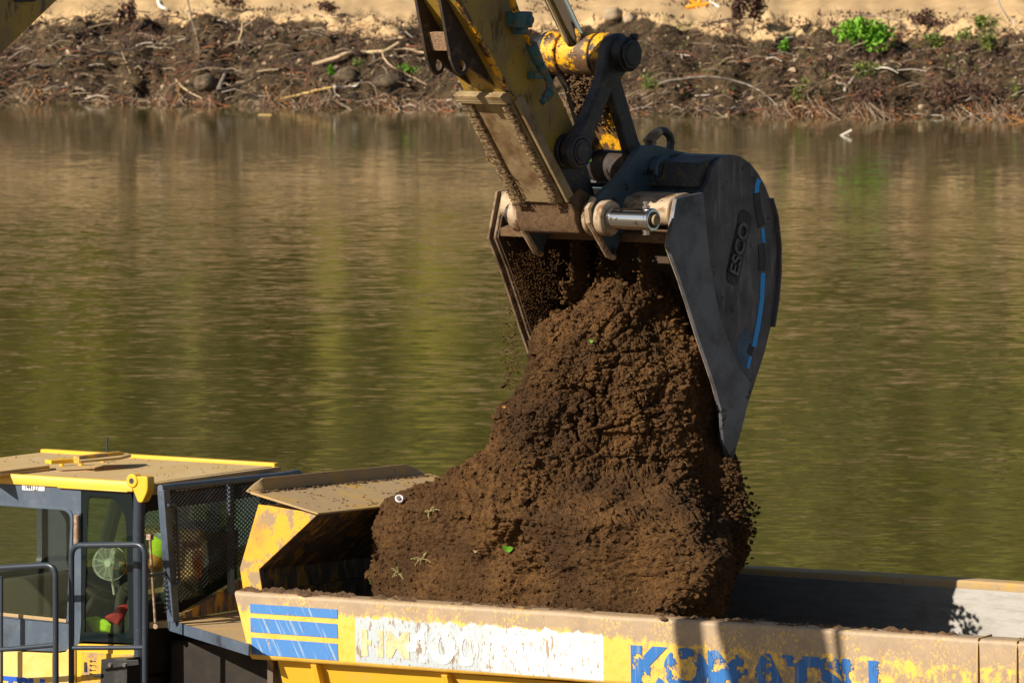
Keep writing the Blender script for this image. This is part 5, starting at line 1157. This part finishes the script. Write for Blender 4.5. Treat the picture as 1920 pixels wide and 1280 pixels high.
# litter on the bank
LM = [M('brown_litter', (.15, .09, .05), [], .9), M('rust_litter', (.30, .11, .045), [], .9), M('pale_litter', (.42, .31, .20), [], .9), M('dark_litter', (.035, .024, .018), [], .9), M('orange_litter', (.62, .28, .07), [], .9), M('bleached_litter', (.62, .52, .42), [], .9)]
random.seed(31)
def litter(n, wts, smin, smax, name, label, dmax=8.5, redx=None):
    mb = MB(); idx = []
    for k in range(n):
        x = random.uniform(-19, 19); d = random.random()**.9*dmax; p = bank_pt(x, d)
        s_ = noise.noise(Vector((x*.35, d*.8, 9)))
        if d > 6.2 and s_ < .08+(d-6.2)*.10: continue
        s = random.uniform(smin, smax)*random.uniform(.5, 1); R = Euler((random.gauss(0, .8), random.gauss(0, .8), random.random()*6)).to_matrix()
        q = [p+R @ Vector(v)+Vector((0, 0, s*.3)) for v in ((-s, -s*.4, 0), (0, -s*.55, s*.25), (s, 0, 0), (0, s*.55, s*.2), (-s*.8, s*.3, -.01))]
        mb.add(q, [(0, 1, 2, 3, 4)]); idx.append(random.choices(range(6), wts)[0])
    o = mb.build(name, LM, None, smooth=False)
    for p, i in zip(o.data.polygons, idx): p.material_index = i
    return tag(o, label, 'litter', kind='stuff')
litter(8500, (5, 2, 2.4, 4, .14, .16), .04, .13, 'leaf_litter', 'brown and rusty dead leaves covering the far river bank')
rb_ = MB()
idx = []
for k in range(2600):
    x = random.uniform(-19, 19); d = random.random()*7.5; 
    if d > 5.5 and noise.noise(Vector((x*.35, d*.8, 9))) < .05: continue
    p = bank_pt(x, d); r = random.uniform(.04, .16)*random.random()**.5; n0 = len(rb_.f); clod(rb_, p, r, .8); idx += [random.choices((0, 2, 3), (5, 1.5, 3))[0]]*(len(rb_.f)-n0)
ro = rb_.build('bank_clods', LM, None, smooth=False); 
for p, i in zip(ro.data.polygons, idx): p.material_index = i
tag(ro, 'lumps of brown earth along the far river bank', 'earth clods', kind='stuff')
def curve_pts(P, n=5):
    out = []
    for i in range(len(P)-1):
        p0 = P[max(i-1, 0)]; p1 = P[i]; p2 = P[i+1]; p3 = P[min(i+2, len(P)-1)]
        for k in range(n):
            t = k/n; out.append(.5*((2*p1)+(p2-p0)*t+(2*p0-5*p1+4*p2-p3)*t*t+(3*p1-p0-3*p2+p3)*t**3))
    out.append(P[-1]); return out
tw = MB(); idx = []
for k in range(2800):
    x = random.uniform(-19, 19); d = random.random()**1.3*7.5
    if d > 6 and noise.noise(Vector((x*.35, d*.8, 9))) < .1: continue
    p = bank_pt(x, d); LN_ = random.uniform(.2, 1.1); an2 = random.gauss(0, .5)+(pi if random.random() < .5 else 0); dv = Vector((cos(an2), -.2*random.random(), sin(an2)*.45-.05))*LN_
    n0 = len(tw.f); tw.tube([p+Vector((0, -.05, .05)), p+dv*.5+Vector((0, -.15, .12*random.random()+.05)), p+dv+Vector((0, -.15, .02))], .01+random.random()**3*.02, 4); idx += [random.choices((0, 1, 2, 3, 5), (4, 1, 3, 3, .5))[0]]*(len(tw.f)-n0)
for k in range(1300):          # fine roots hanging into the water's edge
    x = random.uniform(-19, 19); 
    if noise.noise(Vector((x*.5, 0, 44))) < -.05: continue
    p = bank_pt(x, random.uniform(.1, .8)); n0 = len(tw.f); h = random.uniform(.15, .5); tw.tube([p+Vector((0, -.05, .1)), p+Vector((random.gauss(0, .15), -.5, -.05)), Vector((p.x+random.gauss(0, .4), p.y-.9-random.random()**2*3.5, ZW-.05))], .010, 4); idx += [random.choices((1, 2, 4, 0), (2, 3, .5, 3))[0]]*(len(tw.f)-n0)
to_ = tw.build('twigs', LM, None)
for p, i in zip(to_.data.polygons, idx): p.material_index = i
tag(to_, 'tangle of thin twigs and hanging roots along the far bank', 'twigs', kind='stuff')
m_bark = [M('grey_bark', (.30, .25, .20), [((.16, .12, .09), 4, .45, .6)], .9), M('tan_bark', (.58, .42, .25), [((.40, .28, .15), 4, .5, .65)], .8), M('dark_bark', (.055, .042, .032), [((.11, .08, .06), 4, .5, .6)], .9), M('bleached_bark', (.62, .55, .46), [], .8), M('golden_bark', (.62, .42, .14), [], .7)]
BR = [([(62, 123), (100, 120), (150, 108), (205, 97), (232, 104), (298, 120)], 2, .07, 'long dark dead branch lying across the left of the far bank', [(205, 97), (250, 92), (262, 84)]),
 ([(25, 124), (45, 120), (72, 112)], 0, .05, 'pale grey stick at the far left of the river bank', None),
 ([(585, 124), (620, 112), (650, 102), (680, 98), (725, 96), (760, 93), (800, 100)], 1, .085, 'long pale trunk lying on the bank just left of the excavator arm', [(720, 97), (735, 88), (748, 80)]),
 ([(716, 98), (722, 112), (740, 128), (762, 138), (800, 158)], 1, .035, 'thin pale branch drooping from the long trunk by the arm', None),
 ([(700, 100), (704, 118), (722, 128), (728, 142)], 0, .03, 'short crooked branch under the long pale trunk', None),
 ([(515, 188), (560, 178), (600, 168), (626, 163)], 4, .05, 'golden peeled stick slanting out of the water at the bank', None),
 ([(626, 163), (650, 163), (668, 160), (678, 152)], 3, .06, 'bleached forked stick end beside the golden peeled stick', [(626, 163), (628, 180), (616, 195)]),
 ([(628, 160), (630, 142), (640, 130)], 0, .04, 'upright grey stub rising from the bleached fork', None),
 ([(405, 172), (440, 162), (480, 145), (520, 122), (560, 105)], 2, .05, 'dark crooked branch climbing the bank right of the leaning stump', None),
 ([(411, 168), (418, 150), (424, 130)], 0, .10, 'thick broken stump leaning at the waterline', None),
 ([(130, 204), (160, 190), (190, 172), (208, 158)], 0, .03, 'grey twig dipping into the water at the left', None),
 ([(330, 150), (350, 170), (380, 186)], 1, .04, 'tan stick slanting down into the river left of the round boulder', None),
 ([(322, 60), (318, 80), (305, 100), (300, 118)], 2, .035, 'dark thin sapling leaning on the bank left', None),
 ([(352, 0), (360, 40), (370, 75), (374, 108)], 0, .03, 'tall bare grey sapling rising past the sand', None),
 ([(455, 42), (452, 62), (444, 88), (430, 105)], 1, .045, 'tan upright broken sapling in the middle of the left bank', None),
 ([(228, 95), (236, 118), (244, 138)], 1, .03, 'short tan stick hanging under the long dark branch', None),
 ([(575, 20), (600, 28), (630, 32), (652, 31)], 1, .04, 'pale stick lying at the edge of the sand left of the arm', None),
 ([(1236, 158), (1280, 148), (1340, 145), (1400, 158), (1440, 182), (1462, 206)], 0, .05, 'long arched grey branch on the right bank reaching the water', None),
 ([(1584, 169), (1600, 148), (1625, 132), (1660, 128), (1684, 136)], 3, .05, 'bleached bent branch at the middle of the right bank', None),
 ([(1486, 205), (1500, 200), (1518, 206), (1528, 226)], 1, .05, 'tan hooked root arching into the water', None),
 ([(1470, 190), (1476, 205), (1484, 218)], 1, .045, 'short tan root stub beside the hooked root', None),
 ([(1330, 45), (1360, 38), (1400, 34), (1450, 28)], 2, .04, 'thin dark stick at the foot of the brush on the sand', None),
 ([(1600, 30), (1640, 30), (1690, 40)], 0, .03, 'thin grey stick above the bright green bush', None),
 ([(1870, 0), (1880, 20), (1900, 44), (1918, 56)], 3, .035, 'white bare stick on the sand at the top right corner', None),
 ([(1655, 75), (1700, 92), (1712, 108)], 1, .03, 'tan twig leaning right of the bright green bush', None),
 ([(1790, 110), (1806, 150), (1812, 190), (1815, 222)], 2, .03, 'dark vertical stem on the right bank', None)]
for P, mi, r, lb, fork in BR:
    W = [bank_at(x, y) for x, y in P]; ymin = min(p.y for p in W); W2 = []
    for (x, y), p in zip(P, W): W2.append(atY(x, y, min(p.y, ymin+1.5)-.25))
    C = curve_pts(W2); org2 = C[0].copy(); m = MB(); n = len(C); C = [c+Vector((noise.noise(c*3), 0, noise.noise(c*3+Vector((5, 5, 5)))))*.04 for c in C]
    m.tube([c-org2 for c in C], r, 8, rs=[r*(1-.6*i/n) for i in range(n)]); o = m.build('fallen_branch', m_bark[mi], None, ang=60); o.location = org2
    tag(o, lb, 'branch', 'dead branches and roots on the far bank')
    if fork:
        f0 = atY(*fork[0], C[0].y); Fp = [atY(x, y, ymin-.25) for x, y in fork]; m = MB(); m.tube([c-org2 for c in curve_pts(Fp, 3)], r*.5, 6); m.build('fork', m_bark[mi], o)
# round boulder by the stump and pale stone
def stone(px, py, r, mat, lb, sq=.9, nm='boulder'):
    p = bank_at(px, py); m = MB(); b = bmesh.new(); bmesh.ops.create_icosphere(b, subdivisions=3, radius=r)
    vs = [v.co*(1+.28*noise.noise(v.co*2/r*.6+p)) for v in b.verts]; fs = [tuple(v.index for v in f.verts) for f in b.faces]; b.free()
    m.add([(v.x, v.y, v.z*sq) for v in vs], fs); o = m.build(nm, mat, None, ang=70); o.location = p; tag(o, lb, 'stone'); return o
m_stone = M('mossy_stone', (.13, .09, .05), [((.05, .038, .022), 4, .42, .58), ((.22, .15, .09), 9, .55, .65)], .9, bump=.03, bscale=6)
stone(386, 158, .38, m_stone, 'round dark boulder at the waterline left of the stump'); stone(650, 145, .38, m_stone, 'dark rounded earth clump behind the forked stick'); stone(730, 160, .55, m_stone, 'wide dark boulder on the bank just left of the arm', .6)
stone(1148, 30, .32, LM[2], 'pale stone near the sand right of the cylinder rod', .8); stone(1180, 38, .22, LM[2], 'smaller pale stone beside the pale stone near the rod', .8)
# green plants
m_gb = [M('bright_green_leaves', (.14, .36, .015), [((.26, .48, .03), 3, .5, .6)], .6), M('olive_green_leaves', (.14, .20, .03), [((.25, .27, .04), 3, .5, .6)], .7), M('reddish_brush', (.13, .06, .04), [((.07, .04, .03), 3, .5, .6)], .9)]
def bush(x0, y0, x1, y1, n, s, mi, lb, nm='bush', cat='bush', stems=8):
    c = bank_at((x0+x1)/2, y1); hw = (x1-x0)/2/FPX*c.y; hh = (y1-y0)/FPX*c.y; root = empty(nm, tuple(c), 0, label=lb, cat=cat); lm = MB(); st_ = MB(); random.seed(int(x0*7+y0))
    subs = [(random.uniform(-.7, .7), random.uniform(.2, .8)) for _ in range(max(3, int(hw*5)))]
    for k in range(n):
        a, b = random.choice(subs); x = (a+random.gauss(0, .22))*hw; z = max(.02, (b+random.gauss(0, .16)))*hh
        if abs(x/hw)**2+abs(z/hh-.45)**2*3 > 1.1: continue
        y = random.gauss(0, .3)*hw*.6; q = s*random.uniform(.6, 1.3); R = Euler((random.gauss(.3, .7), random.gauss(0, .7), random.random()*6)).to_matrix()
        lm.add([Vector((x, y, z))+R @ Vector(v) for v in ((-q, 0, 0), (0, -q*.5, q*.15), (q, 0, 0), (0, q*.5, q*.15))], [(0, 1, 2, 3)])
    lm.build('foliage', m_gb[mi], root, smooth=False)
    for k in range(stems): a, b = random.choice(subs); st_.tube([(a*hw*.2, 0, -.1), (a*hw*.7, 0, b*hh*.6), (a*hw, 0, b*hh)], .012, 4)
    st_.build('stem', m_bark[2], root)
bush(1560, 38, 1690, 98, 1500, .10, 0, 'bright green leafy bush standing out on the right bank')
bush(1725, 55, 1770, 92, 240, .07, 1, 'small olive bush just right of the bright green bush'); bush(1790, 55, 1875, 100, 420, .07, 1, 'low olive green bush in the upper right of the bank'); bush(1825, 25, 1880, 62, 260, .07, 1, 'dark green clump by the sand at the top right')
bush(1455, 75, 1485, 105, 180, .06, 0, 'small green plant under the brush on the sand'); bush(1590, 118, 1680, 150, 300, .06, 1, 'yellow-green weeds below the bright green bush'); bush(1185, 130, 1245, 180, 300, .06, 1, 'green weeds on the bank right of the linkage pin')
bush(614, 122, 640, 148, 160, .06, 0, 'little bright green plant above the forked stick'); bush(655, 110, 690, 135, 110, .05, 1, 'sparse green weed under the long pale trunk'); bush(740, 125, 800, 150, 200, .05, 0, 'green weeds beside the drooping thin branch'); bush(1870, 150, 1920, 190, 160, .07, 1, 'green weed clump at the right edge near the water'); bush(1480, 145, 1520, 200, 160, .06, 1, 'yellowish weeds above the hooked root')
bush(1372, -20, 1445, 75, 1100, .09, 2, 'tall reddish brown brush standing on the sand', 'brush', 'brush', 26); bush(222, -15, 262, 60, 500, .08, 2, 'brown brush column on the sand at the left', 'brush', 'brush', 16); bush(400, -10, 470, 22, 300, .07, 2, 'low rusty brush at the top edge left of centre', 'brush', 'brush', 12)
bush(1700, 20, 1800, 50, 380, .07, 2, 'reddish brush on the sand near the top right', 'brush', 'brush', 12); bush(585, 5, 645, 30, 260, .07, 2, 'small rusty brush on the sand left of the arm', 'brush', 'brush', 8); bush(1600, 140, 1690, 200, 500, .06, 2, 'reddish brush hanging over the water on the right', 'brush', 'brush', 16); bush(1720, 135, 1900, 205, 900, .07, 2, 'wide dark red brush along the right waterline', 'brush', 'brush', 24)
# paint marks on the sand
m_pm = M('orange_marking_paint', (.95, .40, .02), [], .8); m_pw = M('white_marking_paint', (.85, .82, .78), [], .8)
def mark(pts, wdt, mat, lb):
    W = [bank_at(x, y) for x, y in pts]; c = W[0]; m = MB()
    m.tube([w_-c+Vector((0, 0, 0)) for w_ in W], wdt, 6); o = m.build('paint_mark', mat, None); o.location = c+Vector((0, 0, .0)); return tag(o, lb, 'paint mark')
c = bank_at(1308, 14); m = MB(); 
for k in range(3):
    a = k*pi/3+.2; m.tube([Vector((-.42*cos(a), -.05, -.30*sin(a))), Vector((0, -.08, .02)), Vector((.42*cos(a), -.05, .30*sin(a)))], .07, 8)
o = m.build('paint_mark', m_pm, None); o.location = c+Vector((0, 0, .05)); tag(o, 'orange star-shaped spray paint mark on the sand', 'paint mark')
mark([(297, 2), (300, 12), (312, 20)], .06, m_pw, 'white curved paint mark on the sand at the left'); mark([(1330, 4), (1348, 14)], .05, m_pw, 'white paint dash beside the orange paint star')
# floating things
m_fl = M('floating_wood', (.60, .42, .14), [], .6); q = atZ(497, 216, ZW); f_ = MB(); f_.box((-.22, -.06, -.02), (.22, .06, .035)); o = f_.build('floating_plank', m_fl, None, bevel=.01); o.location = q; tag(o, 'short yellow plank floating near the left bank', 'plank')
q = atZ(1590, 254, ZW); f_ = MB(); f_.tube([(-.22, 0, -.03), (-.05, 0, .06), (.12, 0, .15)], .05, 8); f_.tube([(-.05, 0, .06), (.02, 0, .0)], .03, 6); o = f_.build('floating_stick', m_bark[3], None); o.location = q; tag(o, 'pale stick end poking out of the water on the right', 'stick')
f_ = MB(); q = atZ(543, 187, ZW); f_.torus((0, 0, .05), (0, 1, .2), .05, .02, 16, 6); o = f_.build('floating_bottle_ring', m_white, None); o.location = q; tag(o, 'tiny white ring of litter floating by the golden stick', 'litter')
